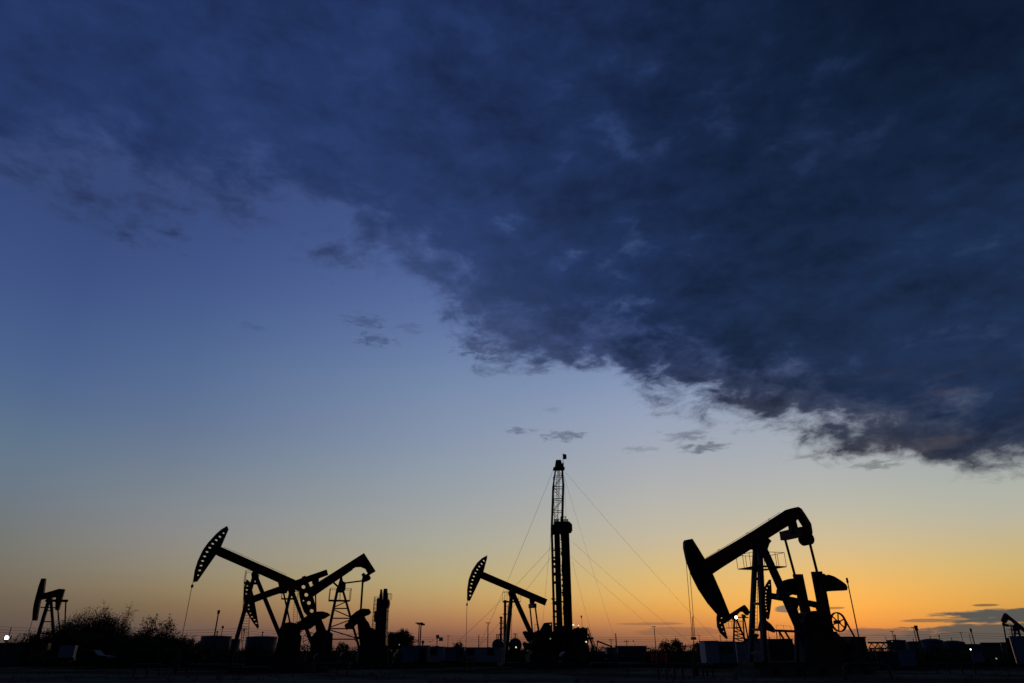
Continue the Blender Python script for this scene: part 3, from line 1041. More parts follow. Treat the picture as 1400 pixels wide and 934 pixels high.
MB().tube((mo, -0.6, 0.9), (mo, 0.5, 0.9), 0.42, 0.42, 16).box((mo - 0.45, -0.5, 0.36), (mo + 0.45, 0.4, 0.55)).build('motor', 'steel', P.root)
P.skid(P.u(440, 890), mo + 0.8, 0.34, 1.2)
wq = P.F.p(411.5, 830, 0)
MB().tube((wq.x, 0.3, wq.z), (wq.x, 0.3, 1.4), 0.02, 0.02, 6).build('polished_rod', 'cable', P.root)

# ---- middle pump
P = Pump('middle pumpjack beside the drilling rig, slender beam falling right from a raised slotted horsehead', 699, 74, 17)
slots = [(661.5, 766.8), (658.5, 771), (655.2, 774.7), (652.5, 778.9), (650.1, 783.4), (647.8, 788.2), (646, 793.2), (644.7, 798.3), (643.6, 803.5), (643.2, 808.9), (642.9, 814.2)]
hs = [(x, y, 1.45, 0.95, R(42 - 4 * i)) for i, (x, y) in enumerate(slots)]
P.head('black', [(639, 820.5), (639.2, 805.5), (641.2, 792), (645.7, 780), (652.5, 769.5), (659, 763.2), (663.5, 760.6), (665.2, 759.7)],
       [(666, 762.7), (663.5, 772), (660.7, 783), (657, 791), (650, 805.5), (643, 820.4), (641.5, 822)], hs, 0.22)
P.plate('walking_beam', 'red', [(659, 781.5), (700, 799.5), (747.9, 819.6), (744.9, 827.7), (722, 818), (696, 807), (657.7, 790.7)], -0.13, 0.13)
q = Parts()
for a, b in (((661, 782.9), (747.3, 820)), ((658.5, 790.6), (745, 827.2))):
    q.bar(P.F.p(*a), P.F.p(*b), 0.06, 0.45)
q.build('beam_flange', 'red', P.root)
P.plate('saddle_bearing', 'black', [(695.5, 810), (699, 804), (704, 806), (704, 812), (701, 816), (697, 816)], -0.3, 0.3)
for k in (-1, 1):
    P.bar('leg', 'blue', 699.6, 812, 0.22 * k, 691.6 - k * 0.9, 890, 0.9 * k, 0.3, 0.3, foot=0.3)
P.bar('rear_leg', 'blue', 701.5, 812, 0, 728.5, 872, 0, 0.36, 0.5, foot=0.3)
q = Parts()
for y in (835, 860, 884):
    t = (y - 812) / 78
    q.bar(P.F.p(699.6 - 8 * t + 0.9 * t, y, -0.22 - 0.68 * t), P.F.p(699.6 - 8 * t - 0.9 * t, y, 0.22 + 0.68 * t), 0.13)
q.build('cross_brace', 'blue', P.root)
c0 = P.F.p(699.5, 822.5)
MB().box((c0.x - 0.75, -0.85, c0.z - 0.06), (c0.x + 0.75, 0.85, c0.z)).build('platform', 'steel', P.root)
MB().railing([(c0.x - 0.75, -0.85, c0.z), (c0.x + 0.75, -0.85, c0.z), (c0.x + 0.75, 0.85, c0.z), (c0.x - 0.75, 0.85, c0.z)], 0.95, 0.018).build('railing', 'steel', P.root)
MB().ladder(P.F.p(697.5, 823, -0.9), P.F.p(696.5, 885, -0.9), (0.2, 0, 0), 18, 0.018).build('ladder', 'steel', P.root)
P.plate('equalizer_bearing', 'black', [(724.5, 819), (730.5, 821.5), (729.5, 826), (725.5, 826)], -0.25, 0.25)
a, b = P.F.p(724.6, 828.8, 1.0), P.F.p(731.4, 828, -1.0)
MB().bar(a, b, 0.42, 0.34).build('equalizer', 'black', P.root)
for k, x0, x1, y1 in ((1, 724.4, 728.2, 866), (-1, 731.7, 736.2, 864)):
    P.bar('pitman', 'black', x0, 829, k, x1, y1, k, 0.13, 0.12)
P.plate('counterweight', 'black', [(715, 865), (716.2, 863), (719.8, 863), (725, 869.5), (730, 876), (726, 880), (722, 877.5), (718, 871)], 0.85, 1.2, ref=1.0)
P.plate('counterweight', 'black', [(714.5, 880), (716.5, 877.6), (722, 879.5), (732, 884), (730, 889), (718, 889)], -1.2, -0.85, ref=-1.0)
P.plate('crank', 'red', [(724, 866), (731, 864), (743, 882), (738, 887)], 0.7, 0.84, ref=0.77)
P.plate('crank', 'red', [(726, 882), (734, 862), (740, 862), (744, 884), (738, 888)], -0.84, -0.7, ref=-0.77)
g = P.F.p(739, 880)
MB().prism([(g.x - 1.1, 1.1), (g.x + 1.2, 1.1), (g.x + 1.1, g.z + 0.2), (g.x + 0.4, g.z + 0.55), (g.x - 0.6, g.z + 0.75), (g.x - 1.1, g.z + 0.2)], -0.6, 0.6).build('gearbox', 'black', P.root)
MB().box((g.x - 1.4, -0.75, 0.36), (g.x + 1.3, 0.75, 1.09)).build('gearbox_stand', 'steel', P.root)
mo = g.x + 2.6
MB().tube((mo, -0.6, 0.9), (mo, 0.5, 0.9), 0.42, 0.42, 16).box((mo - 0.45, -0.5, 0.36), (mo + 0.45, 0.4, 0.55)).build('motor', 'steel', P.root)
P.wheel(747, 879, -0.75, 0.45, 5, 0.05)
P.skid(P.u(684, 895), mo + 0.8, 0.34, 1.1)
P.bar('carrier_bar', 'steel', 638.4, 826.5, -0.3, 638.4, 826.5, 0.3, 0.24, 0.16)
for k in (-0.15, 0.15):
    P.cable('bridle_cable', [(639.2, 819, k), (638.6, 827, k)], 0.022)
q0 = P.F.p(638.5, 826, 0)
MB().tube(q0, (q0.x, 0, 1.3), 0.024, 0.024, 6).build('polished_rod', 'cable', P.root)
wellhead(P, 638.5, 826, 'wellhead under the middle pumpjack in front of the long white cabins')

# ---- far left pump among the bushes
P = Pump('small reddish pumpjack at the far left, upright horsehead and short beam above the bushes', 63, 85, 17)
P.plate('horsehead', 'red', [(57.3, 791.2), (62.7, 791.2), (61.5, 800), (60.3, 810), (55.7, 820), (53, 834), (50.3, 848.5), (44.8, 848.5), (45.9, 833.5), (47.6, 824), (49.8, 815.3), (53.6, 801.4)], -0.28, 0.28,
        row([(53, 825)], 0.8, 0.8, 0))
P.plate('walking_beam', 'red', [(59.5, 811.5), (72, 808), (81.4, 805.2), (88.9, 805.7), (85, 819), (80.4, 834.8), (76, 834.3), (76.4, 822), (77, 816.4), (72, 817.2), (65.3, 818.2), (55, 820.4)], -0.22, 0.22)
P.plate('saddle_bearing', 'steel', [(64, 818), (71.5, 816.5), (71, 822), (65, 822)], -0.3, 0.3)
for k in (-1, 1):
    P.bar('leg', 'blue', 67, 820, 0.25 * k, 53, 866, 1.0 * k, 0.34, 0.3, foot=0.2)
    P.bar('leg', 'blue', 69.5, 820, 0.25 * k, 73.5, 866, 1.0 * k, 0.26, 0.26, foot=0.2)
q = Parts()
for y in (835, 850, 866):
    t = (y - 820) / 46
    for k in (-1, 1):
        q.bar(P.F.p(67 - 14 * t, y, k * (0.25 + 0.75 * t)), P.F.p(69.5 + 4 * t, y + 0.1, k * (0.25 + 0.75 * t)), 0.12)
q.build('cross_brace', 'blue', P.root)
P.bar('equalizer', 'red', 63, 821.2, 0.9, 92, 821.6, -0.9, 0.28, 0.24)
P.bar('pitman', 'steel', 90, 822, -0.9, 88.3, 866, -0.9, 0.13, 0.12)
P.bar('pitman', 'steel', 78, 822, 0.9, 82, 866, 0.9, 0.13, 0.12)
P.bar('guide_arm', 'steel', 55.5, 830.5, 0, 76.5, 831, 0, 0.12)
g = P.F.p(83, 872)
for k in (-1, 1):
    P.plate('crank', 'red', [(80, 862), (90, 862), (94, 880), (84, 880)], 0.7 * k - 0.1, 0.7 * k + 0.1, ref=0.7 * k)
    P.plate('counterweight', 'black', [(76, 868), (82, 860), (94, 862), (96, 872), (86, 878)], 0.82 * k - 0.01 if k < 0 else 0.82, 0.82 * k - 0.28 if k < 0 else 1.1, ref=0.9 * k)
MB().box((g.x - 0.8, -0.55, 0.36), (g.x + 0.9, 0.55, g.z + 0.5)).build('gearbox', 'black', P.root)
MB().tube((g.x + 2.2, -0.6, 0.9), (g.x + 2.2, 0.5, 0.9), 0.42, 0.42, 16).build('motor', 'steel', P.root)
P.skid(P.u(44, 885), g.x + 3, 0.34, 1.1)
q0 = P.F.p(45.2, 845)
MB().tube((q0.x, 0, q0.z), (q0.x, 0, 1.2), 0.03, 0.03, 6).build('polished_rod', 'cable', P.root)
wellhead(P, 45.2, 845, 'wellhead in the scrub under the far left reddish pumpjack')

# ---- little bent tail pump seen under the big horsehead
P = Pump('small distant bent tailed pumpjack seen under the big right horsehead, on a lattice tower', 1005, 140, 17)
P.head('black', [(993.5, 873.2), (985.4, 865.5), (981.4, 856.7), (980.6, 845), (982, 834)], [(988, 834), (990, 846), (989.6, 853.5), (992, 863), (994.8, 872.6)],
       row([(984.6, 851.8), (986.8, 857.6), (989.2, 863.4)], 0.85, 0.85, 0) + row([(987, 845.5)], 1.7, 1.0, 0.8), 0.35)
P.plate('walking_beam', 'red', [(987, 846), (997.7, 840), (1017.5, 827.2), (1021, 831.6), (1024.2, 837), (1021.8, 841.5), (1019.5, 840), (1016.4, 836.6), (1011, 836.6), (1006.2, 841.9), (990, 852.7)], -0.3, 0.3)
P.plate('saddle_bearing', 'black', [(1002, 845), (1005, 841), (1007.5, 844), (1007.5, 848), (1002.8, 848)], -0.4, 0.4)
for k in (-1, 1):
    P.bar('leg', 'blue', 1004, 846, 0.3 * k, 1003, 880, 1.2 * k, 0.26, 0.26, foot=0.2)
    P.bar('leg', 'blue', 1006.4, 846, 0.3 * k, 1021, 880, 1.2 * k, 0.26, 0.26, foot=0.2)
q = Parts()
for i, y in enumerate((858, 863, 868, 873, 878)):
    t = (y - 846) / 34
    for k in (-1, 1):
        v = k * (0.3 + 0.9 * t)
        q.bar(P.F.p(1004 - t, y, v), P.F.p(1006.4 + 14.6 * t, y, v), 0.16)
        if i < 4:
            t2 = t + 5 / 34
            v2 = k * (0.3 + 0.9 * t2)
            q.bar(P.F.p(1004 - t, y, v), P.F.p(1006.4 + 14.6 * t2, y + 5, v2), 0.13)
q.build('cross_brace', 'blue', P.root)
P.platform(1004.5, 858.5, 1.5, 1.3, 1.2, r=0.03)
P.bar('guide_arm', 'steel', 1002, 844, 0, 1023, 844.4, 0, 0.2)
P.bar('equalizer', 'black', 1015, 841.5, 1.2, 1018.5, 843, -1.2, 0.42, 0.42)
for k, x0, x1 in ((1, 1015.8, 1018), (-1, 1017.5, 1024)):
    P.bar('pitman', 'black', x0, 845, k, x1, 880, k, 0.2, 0.2)
g = P.F.p(1028, 876)
MB().box((g.x - 1.2, -0.8, 0.4), (g.x + 1.6, 0.8, g.z + 0.4)).build('gearbox', 'black', P.root)
for k in (-1, 1):
    P.plate('crank', 'red', [(1017, 878), (1024, 876), (1033, 866), (1038, 868), (1030, 880)], k * 0.9 - 0.1, k * 0.9 + 0.1, ref=k * 0.9)
P.plate('counterweight', 'red', [(1040, 843), (1045.5, 847.4), (1053, 853.5), (1060.2, 862.5), (1057.8, 865), (1052, 863), (1046, 861), (1036, 862)], -1.5, -1.05, ref=-1.2)
P.skid(P.u(999, 890), g.x + 4, 0.4, 1.3)

# ---- pump hidden behind the legs of the big one
P = Pump('pumpjack half hidden behind the legs of the big right one, narrow dotted horsehead', 1085, 92, 17)
hs = row([(1051.6, 799.5), (1048.6, 804), (1047.4, 809), (1046.9, 814), (1046.7, 818), (1046.6, 822.4), (1046.9, 826.6), (1047.5, 831), (1048.6, 835.6)], 0.95, 0.85, 0)
P.head('red', [(1049.5, 846.6), (1046.4, 839.4), (1044.4, 826.6), (1044, 811), (1046.8, 800.8), (1052, 792.6)],
       [(1053.8, 792.6), (1054.3, 800), (1055, 811), (1054.6, 821.4), (1053.2, 834), (1051.2, 846)], hs, 0.18)
P.plate('walking_beam', 'red', [(1053, 810.6), (1085, 817), (1118, 823.4), (1121, 824.5), (1119.5, 832), (1104, 828.3), (1085, 824.4), (1054, 818.8)], -0.2, 0.2)
P.plate('saddle_bearing', 'black', [(1080, 824), (1090, 826), (1088, 832), (1082, 832)], -0.4, 0.4)
for k in (-1, 1):
    P.bar('leg', 'blue', 1085, 828, 0.25 * k, 1077 + 14, 893, 1.0 * k, 0.3, 0.3, foot=0.2)
    P.bar('rear_leg', 'blue', 1086, 828, 0.25 * k, 1110, 893, 0.8 * k, 0.3, 0.3, foot=0.2)
P.bar('equalizer', 'black', 1117.5, 832, 1.0, 1117.5, 832, -1.0, 0.4, 0.4)
for k in (-1, 1):
    P.bar('pitman', 'black', 1117.5, 833, k, 1122, 868, k, 0.14, 0.13)
    P.plate('crank', 'red', [(1118, 864), (1126, 864), (1131, 884), (1124, 886)], 0.8 * k - 0.1, 0.8 * k + 0.1, ref=0.8 * k)
g = P.F.p(1127, 880)
MB().box((g.x - 1.0, -0.6, 0.4), (g.x + 1.2, 0.6, g.z + 0.4)).build('gearbox', 'black', P.root)
P.skid(P.u(1082, 897), g.x + 3, 0.34, 1.1)
q0 = P.F.p(1044.2, 825)
MB().tube((q0.x, 0, q0.z), (q0.x, 0, 1.2), 0.025, 0.025, 6).build('polished_rod', 'cable', P.root)

# ---- pump leaving the frame on the right
P = Pump('distant pumpjack at the right edge, beam sloping down to the right past a tall cabin', 1392, 168, 196)
P.plate('walking_beam', 'red', [(1373.8, 838.3), (1386, 848), (1400, 859.4), (1412, 869), (1412, 873), (1400, 863.4), (1391, 856), (1384, 849.5), (1379, 846.6), (1376.5, 848), (1375, 851.5), (1372.8, 852), (1369.6, 848.4)], -0.3, 0.3)
P.plate('horsehead', 'black', [(1410, 860), (1416, 862), (1420, 872), (1420, 884), (1415, 890), (1412, 880), (1409, 872)], -0.4, 0.4)
P.plate('saddle_bearing', 'black', [(1386, 855), (1390, 853), (1393, 859), (1392, 863), (1387, 863)], -0.4, 0.4)
for k in (-1, 1):
    P.bar('leg', 'blue', 1388, 858, 0.3 * k, 1386.5, 884, 1.0 * k, 0.32, 0.32, foot=0.2)
    P.bar('leg', 'blue', 1391, 858, 0.3 * k, 1399, 884, 1.0 * k, 0.32, 0.32, foot=0.2)
q = Parts()
for y in (866, 872, 878):
    t = (y - 858) / 26
    q.bar(P.F.p(1388 - 1.5 * t, y, 0), P.F.p(1391 + 8 * t, y, 0), 0.2)
q.build('cross_brace', 'blue', P.root)
P.platform(1391, 867, 1.6, 1.2, 1.0, r=0.03)
P.bar('equalizer', 'black', 1371.5, 853.4, 1.2, 1378, 855.5, -1.2, 0.5, 0.5)
P.bar('guide_arm', 'steel', 1375, 854, 0, 1388, 857.5, 0, 0.2)
P.bar('pitman', 'black', 1372, 854, 1.1, 1375.6, 876, 1.1, 0.2, 0.2)
P.bar('pitman', 'black', 1382, 854, -1.1, 1385, 876, -1.1, 0.2, 0.2)
for k, x in ((1, 1378), (-1, 1385)):
    P.plate('crank', 'red', [(x - 2.6, 872), (x + 1.6, 872), (x + 2.5, 886), (x - 2, 886)], 0.9 * k - 0.15, 0.9 * k + 0.15, ref=0.9 * k)
g = P.F.p(1380, 884)
MB().box((g.x - 1.4, -0.7, 0.4), (g.x + 1.6, 0.7, g.z + 0.9)).build('gearbox', 'black', P.root)
P.skid(min(P.u(1403, 893), g.x) - 1, max(P.u(1403, 893), g.x) + 3, 0.34, 1.1)


# ======================================================= the drilling rig
D = 120.0


def W(px, py, d):
    return at(px, py, d)


rig = thing('drilling_rig', 'tall drilling rig with lattice mast, monkey board, flag and guy wires', 'drilling rig', (ground_x(768, D), D, 0))
RO = rig.location.copy()


def rp(px, py, dy=0.0):
    q = at(px, py, D + dy) - RO
    return q


def part(mb, name, m, parent=rig):
    return mb.build(name, m, parent)


z_floor, z_board, z_crown = rp(757, 864).z, rp(757, 722).z, rp(763, 640).z
xl, xr = rp(756.3, 800).x, rp(770.8, 800).x
xtl, xtr = rp(759.8, 642).x, rp(768.6, 642).x
xml, xmr = rp(756.4, 664).x, rp(770.0, 664).x
zm = rp(757, 664).z
hw = 0.9
LEGS = {}
for sx, a, b, c in ((0, xl, xml, xtl), (1, xr, xmr, xtr)):
    for sy in (-1, 1):
        pts = [Vector((a, sy * hw, z_floor)), Vector((a, sy * hw, z_board)), Vector((b, sy * hw, zm)), Vector((c, sy * hw * 0.6, z_crown))]
        LEGS[sx, sy] = pts
        mb = MB()
        for p0, p1 in zip(pts[:-1], pts[1:]):
            mb.bar(p0, p1, 0.3 if p0.z < zm - 1 else 0.24)
        part(mb, 'mast_leg', 'steel')


def on(sx, sy, z):
    pts = LEGS[sx, sy]
    for p0, p1 in zip(pts[:-1], pts[1:]):
        if z <= p1.z + 1e-6:
            return p0.lerp(p1, (z - p0.z) / (p1.z - p0.z))
    return pts[-1]


mb = MB()
lev = []
z = z_floor + 0.4
while z < z_crown - 0.4:
    lev.append(z)
    z += 2.15
lev.append(z_crown - 0.2)
for i, z in enumerate(lev):
    for sy in (-1, 1):
        if z > z_board + 0.5 or i % 2 == 0:
            mb.bar(on(0, sy, z), on(1, sy, z), 0.1)
        if i and z > z_board + 1.5:
            a, b = ((0, 1), (1, 0))[i % 2]
            mb.bar(on(a, sy, lev[i - 1]), on(b, sy, z), 0.07)
    for sx in (0, 1):
        mb.bar(on(sx, -1, z), on(sx, 1, z), 0.09)
        if i:
            mb.bar(on(sx, -1 if i % 2 else 1, lev[i - 1]), on(sx, 1 if i % 2 else -1, z), 0.08)
part(mb, 'mast_lattice', 'steel')
mb = MB().ladder((xl + 0.75, -0.75, z_floor), (xl + 0.75, -0.75, zm + 1.5), (0.28, 0, 0), 44, 0.05)
part(mb, 'mast_ladder', 'steel')
# lines of the travelling block down the mast
mb = MB()
for x, y in ((762.3, 0.1), (763.3, -0.1), (764.4, 0.1), (765.2, -0.2)):
    c = rp(x, 650)
    mb.tube((c.x, y, z_crown), (c.x, y, z_board + 1.5 + (x - 762) * 2), 0.035, 0.035, 5)
part(mb, 'drill_line', 'cable')
c0, c1 = rp(758.3, 640.3), rp(768, 630.2)
mb = MB().prism([(c0.x, c0.z), (c1.x + 0.1, c0.z), (c1.x - 0.2, c1.z), (c0.x + 0.25, c1.z)], -0.8, 0.8)
c2, c3 = rp(768, 640), rp(770.4, 633.5)
mb.box((c2.x + 0.11, -0.5, c2.z), (c3.x, 0.5, c3.z))
c4 = rp(756.3, 639.8)
mb.box((c4.x, -1.0, c0.z - 0.22), (c3.x + 0.15, 1.0, c0.z - 0.01))
part(mb, 'crown_block', 'black')
fp = rp(769.9, 634)
ft = rp(769.9, 620)
part(MB().tube((fp.x, 0, fp.z), (fp.x, 0, ft.z), 0.05, 0.04, 6), 'flag_pole', 'steel')
mb = MB()
vs, fs = [], []
n = 9
fw, fh = 0.62, 1.05
for j in (0, 1):
    for i in range(n):
        t = i / (n - 1)
        vs.append((fp.x + 0.05 + t * fw, 0.12 * math.sin(t * 7) * t, ft.z - 0.05 - t * 0.18 - j * (fh - 0.25 * t * t)))
for i in range(n - 1):
    fs.append((i, i + 1, n + i + 1, n + i))
mb.add(vs, fs)
fl = part(mb, 'flag', 'flag')
so_ = fl.modifiers.new('thick', 'SOLIDIFY')
so_.thickness = 0.012
# monkey board
b0, b1 = rp(754, 730), rp(781.2, 715)
cx0, cx1 = b0.x, b1.x
mb = MB()
mb.prism([(cx0, b0.z), (cx1, b0.z + 0.35), (cx1, b1.z - 0.5), (cx1 - 0.5, b1.z), (cx0 + 0.9, b1.z), (cx0 + 0.15, b1.z - 0.6)], -1.5, -1.42)
mb.prism([(cx0, b0.z), (cx1, b0.z + 0.35), (cx1, b1.z - 0.5), (cx1 - 0.5, b1.z), (cx0 + 0.9, b1.z), (cx0 + 0.15, b1.z - 0.6)], 1.42, 1.5)
mb.box((cx0, -1.41, b0.z), (cx0 + 0.08, 1.41, b1.z - 0.6))
mb.box((cx1 - 0.08, -1.41, b0.z + 0.36), (cx1, 1.41, b1.z - 0.5))
mb.box((cx0 + 0.09, -1.41, b0.z + 0.4), (cx0 + 0.5, 1.41, b0.z + 0.48))
part(mb, 'monkey_board', 'black')
k0 = rp(770.6, 713.5)
part(MB().railing([(k0.x - 0.5, -0.5, b1.z), (k0.x + 0.35, -0.5, b1.z), (k0.x + 0.35, 0.5, b1.z), (k0.x - 0.5, 0.5, b1.z)], 1.05, 0.04), 'railing', 'steel')
# drill floor and substructure
f0, f1 = rp(730.5, 864).x, rp(783.5, 864).x
mb = MB().box((f0, -3.5, z_floor - 0.35), (f1, 3.5, z_floor))
part(mb, 'drill_floor', 'steel')
mb = MB()
for x in (f0 + 0.2, f0 + 2.4, f0 + 4.6, f1 - 0.2):
    for y in (-3.2, 3.2):
        mb.box((x - 0.17, y - 0.17, 0.35), (x + 0.17, y + 0.17, z_floor - 0.352))
mb.box((f0 - 1.5, -3.6, 0.005), (f1 + 1.5, -2.8, 0.348)).box((f0 - 1.5, 2.8, 0.005), (f1 + 1.5, 3.6, 0.348))
for i in range(3):
    a, b = f0 + 0.2 + i * 2.2, f0 + 2.4 + i * 2.2
    mb.bar((a, -3.2, 0.5), (b, -3.2, z_floor - 0.5), 0.14)
part(mb, 'substructure', 'steel')
# below-floor tanks and skids that fill the base
mb = MB().box((f0 - 0.6, -2.6, 0.36), (f0 + 3.6, 2.6, z_floor - 0.36)).box((f0 + 3.7, -2.4, 0.36), (f1 - 0.3, 2.6, z_floor - 0.36))
part(mb, 'drawworks_skid', 'rust')
d0, d1 = rp(740.6, 864), rp(753.8, 851.5)
mb = MB().prism([(d0.x - 0.5, z_floor + 0.002), (d1.x, z_floor + 0.002), (d1.x, d1.z), (d0.x + 0.35, d1.z - 0.1)], -2.6, 0.4)
dh = part(mb, 'dog_house', 'blue')
mb = MB().box((d0.x + 0.9, -2.63, z_floor + 0.75), (d0.x + 1.5, -2.602, z_floor + 1.25))
part(mb, 'window', 'glass', dh)
mb = MB().prism([(rp(734, 864).x, z_floor), (rp(741, 864).x - 0.5, z_floor), (rp(741, 864).x - 0.5, z_floor + 0.75), (rp(736.5, 864).x, z_floor + 0.5)], -1.8, 1.2)
part(mb, 'hydraulic_unit', 'steel')
mb = MB()
for x in (759, 764.5, 768):
    c = rp(x, 860).x
    mb.box((c - 0.25, -1.6, z_floor + 0.003), (c + 0.25, -0.9, z_floor + 0.9))
part(mb, 'iron_roughneck', 'blue')
part(MB().railing([(f0, -3.4, z_floor), (d0.x - 0.6, -3.4, z_floor)], 1.05, 0.03, False), 'railing', 'steel')
# engine house on the right, with tank below
e0, e1 = rp(783.6, 872), rp(800.8, 859)
mb = MB().box((e0.x + 0.02, -2.4, e0.z), (e1.x, 1.0, e1.z - 0.15))
for i in range(5):
    a = e0.x + 0.2 + i * 0.42
    mb.box((a, -2.0, e1.z - 0.148), (a + 0.3, 0.6, e1.z + 0.12 * (i % 2)))
part(mb, 'engine_house', 'steel')
mb = MB().box((e0.x + 0.1, -2.8, 0.3), (e1.x + 0.1, 2.0, e0.z - 0.28)).box((e0.x - 0.2, -3.0, e0.z - 0.27), (e1.x + 0.9, 2.2, e0.z - 0.003))
for i in range(5):
    a = e0.x + 0.1 + i * 0.5
    mb.box((a, -2.95, 0.3), (a + 0.12, -2.802, e0.z - 0.28))
part(mb, 'mud_tank', 'grey')
mb = MB()
s0, s1 = Vector((e1.x + 0.1, -2.3, e1.z - 0.9)), Vector((rp(812.5, 884).x, -2.3, 0.7))
for y in (-0.4, 0.4):
    mb.bar(s0 + Vector((0, y, 0)), s1 + Vector((0, y, 0)), 0.2, 0.06)
for i in range(10):
    q = s0.lerp(s1, (i + 0.5) / 10)
    mb.box((q.x - 0.13, q.y - 0.39, q.z - 0.02), (q.x + 0.13, q.y + 0.39, q.z + 0.02))
for y in (-0.45, 0.45):
    a, b = s0 + Vector((0, y, 1.0)), s1 + Vector((0, y, 1.0))
    mb.tube(a, b, 0.035, 0.035, 5)
    for i in range(5):
        q = a.lerp(b, i / 4)
        mb.tube(q, q - Vector((0, 0, 1.0)), 0.03, 0.03, 5)
part(mb, 'stairs', 'steel')
c = rp(794.6, 846)
fpz = e1.z
part(MB().tube((c.x, -1, fpz - 0.1), (c.x, -1, rp(794, 841.6).z), 0.035, 0.03, 6), 'flag_pole', 'steel')
mb = MB()
zt = rp(794, 841.8).z
mb.add([(c.x, -1, zt), (c.x - 0.22, -1.02, zt - 0.1), (c.x - 0.05, -1.0, zt - 0.5), (c.x + 0.1, -0.95, zt - 0.25),
        (c.x, -0.97, zt), (c.x - 0.22, -0.99, zt - 0.1), (c.x - 0.05, -0.97, zt - 0.5), (c.x + 0.1, -0.92, zt - 0.25)],
       [(0, 1, 2, 3), (7, 6, 5, 4), (0, 1, 5, 4), (1, 2, 6, 5), (2, 3, 7, 6), (3, 0, 4, 7)])
part(mb, 'flag', 'flag')
for x, y, r, dy, mm in ((783.9, 854.4, 0.16, -2.0, 'lampwarm'), (790.8, 855.2, 0.1, -1.5, 'lampwarm'), (752.5, 854, 0.1, -2.8, 'lampdim'),
                        (801.4, 877.6, 0.12, -3.1, 'lampwarm'), (804.5, 880.5, 0.08, -3.1, 'lampdim'), (752.5, 873.3, 0.1, -3.6, 'lampdim')):
    c = rp(x, y, dy)
    l = part(MB().ball((0, 0, 0), r, 10), 'lamp', mm)
    l.location = c
    h = part(MB().tube((0, 0.02, 0.02), (0, r * 2.2, 0.1), r * 1.15, r * 0.6, 10), 'lamp_housing', 'black', l)
c = rp(783.9, 854.4, -2.0)
part(MB().tube((c.x, c.y + 0.3, c.z + 0.1), (c.x, c.y + 0.3, z_floor), 0.05, 0.05, 6), 'lamp_post', 'steel')
c = rp(790.8, 855.2, -1.5)
part(MB().tube((c.x, c.y + 0.2, c.z + 0.1), (c.x, c.y + 0.2, e1.z - 0.15), 0.04, 0.04, 6), 'lamp_post', 'steel')
# standpipe, hoses and small gear clamped up the mast
rg = random.Random(5)
mb = MB()
for x, y, r in ((769.3, -0.6, 0.09), (770.6, -0.2, 0.06), (771.4, -0.7, 0.05)):
    q = rp(x, 800).x
    pts = [Vector((q + rg.uniform(-0.1, 0.1), y + rg.uniform(-0.06, 0.06), z_floor + (z_board - z_floor) * t / 14)) for t in range(15)]
    mb.path(pts, r, 6)
part(mb, 'standpipe', 'steel')
for i in range(30):
    z = z_floor + 1 + (z_board - z_floor - 2) * i / 30 + rg.uniform(-0.2, 0.2)
    q = rp(rg.choice((755.6, 757.2, 758.2, 769, 769.8, 770.6, 771.2)), 800).x
    w_, h_ = rg.uniform(0.12, 0.3), rg.uniform(0.12, 0.7)
    part(MB().box((q - w_, -1.15, z), (q + w_, -0.92, z + h_)).bar((q - w_ - 0.25, -1.0, z + h_ * 0.5), (q + w_ + 0.25, -1.0, z + h_ * 0.4), 0.07), 'mast_clamp', 'steel')
# guy wires down to ground anchors
GUY = [((757, 641.5), -0.6, (646.5, 880), -10), ((769.5, 643), -0.5, (1004, 880), -6), ((769.8, 645), 0.5, (848.5, 880), 30), ((756.6, 690), 0.6, (737, 880), 28),
       ((755, 747.5), -0.8, (598, 880), -8), ((755, 760), 0.8, (640, 880), 24), ((781, 741), -0.8, (974, 880), -6), ((781, 760), 0.8, (946, 884), 22),
       ((772, 652), 0.6, (783, 800), 40), ((783, 768), 0.6, (819, 880), 26)]
for (ax, ay), sy, (bx, by), dy in GUY:
    a = rp(ax, ay)
    a.y = sy
    gx = ground_x(bx, D + dy) - RO.x
    b = Vector((gx, dy, 0.0))
    mb = MB()
    pts = [a.lerp(b, t / 8) - Vector((0, 0, 0.5 * math.sin(math.pi * t / 8))) for t in range(9)]
    mb.path(pts, 0.02 if ax < 765 else 0.014, 5)
    part(mb, 'guy_wire', 'cable')
# drill pipe racked in the mast, in two bundles
for (xa, xb), side in (((759.6, 766.8), 'left'), ((772.5, 780.0), 'right')):
    A, B = rp(xa, 790).x + RO.x, rp(xb, 790).x + RO.x
    cols = 5
    for i in range(cols):
        for j in range(4):
            x = A + 0.08 + (B - A - 0.16) * i / (cols - 1) + (j % 2 - 0.5) * 0.07
            y = RO.y - 0.55 + j * 0.36
            zt = z_board + 0.6 + 0.5 * ((i * 3 + j) % 3)
            o = MB().tube((0, 0, 0), (0, 0, zt - z_floor - 0.01), 0.085, 0.085, 8).build('drill_pipe', 'black')
            o.location = (x, y, z_floor + 0.005)
            tag(o, f'dark drill pipe standing in the {side} of two bundles racked in the rig mast', 'drill pipe', f'drill pipes racked in the {side} bundle')

# --------------------------------------------- twin pronged tower on the left
D2 = 108.0
tw = thing('vessel_tower', 'dark stepped tower with twin prongs and caged ladder, right of the bent tailed pumpjack', 'tower', (ground_x(523, D2), D2, 0))
TO = tw.location.copy()


def tp(px, py, dy=0.0):
    return at(px, py, D2 + dy) - TO


def tpoly(pts):
    return [(q.x, q.z) for q in (tp(*p) for p in pts)]


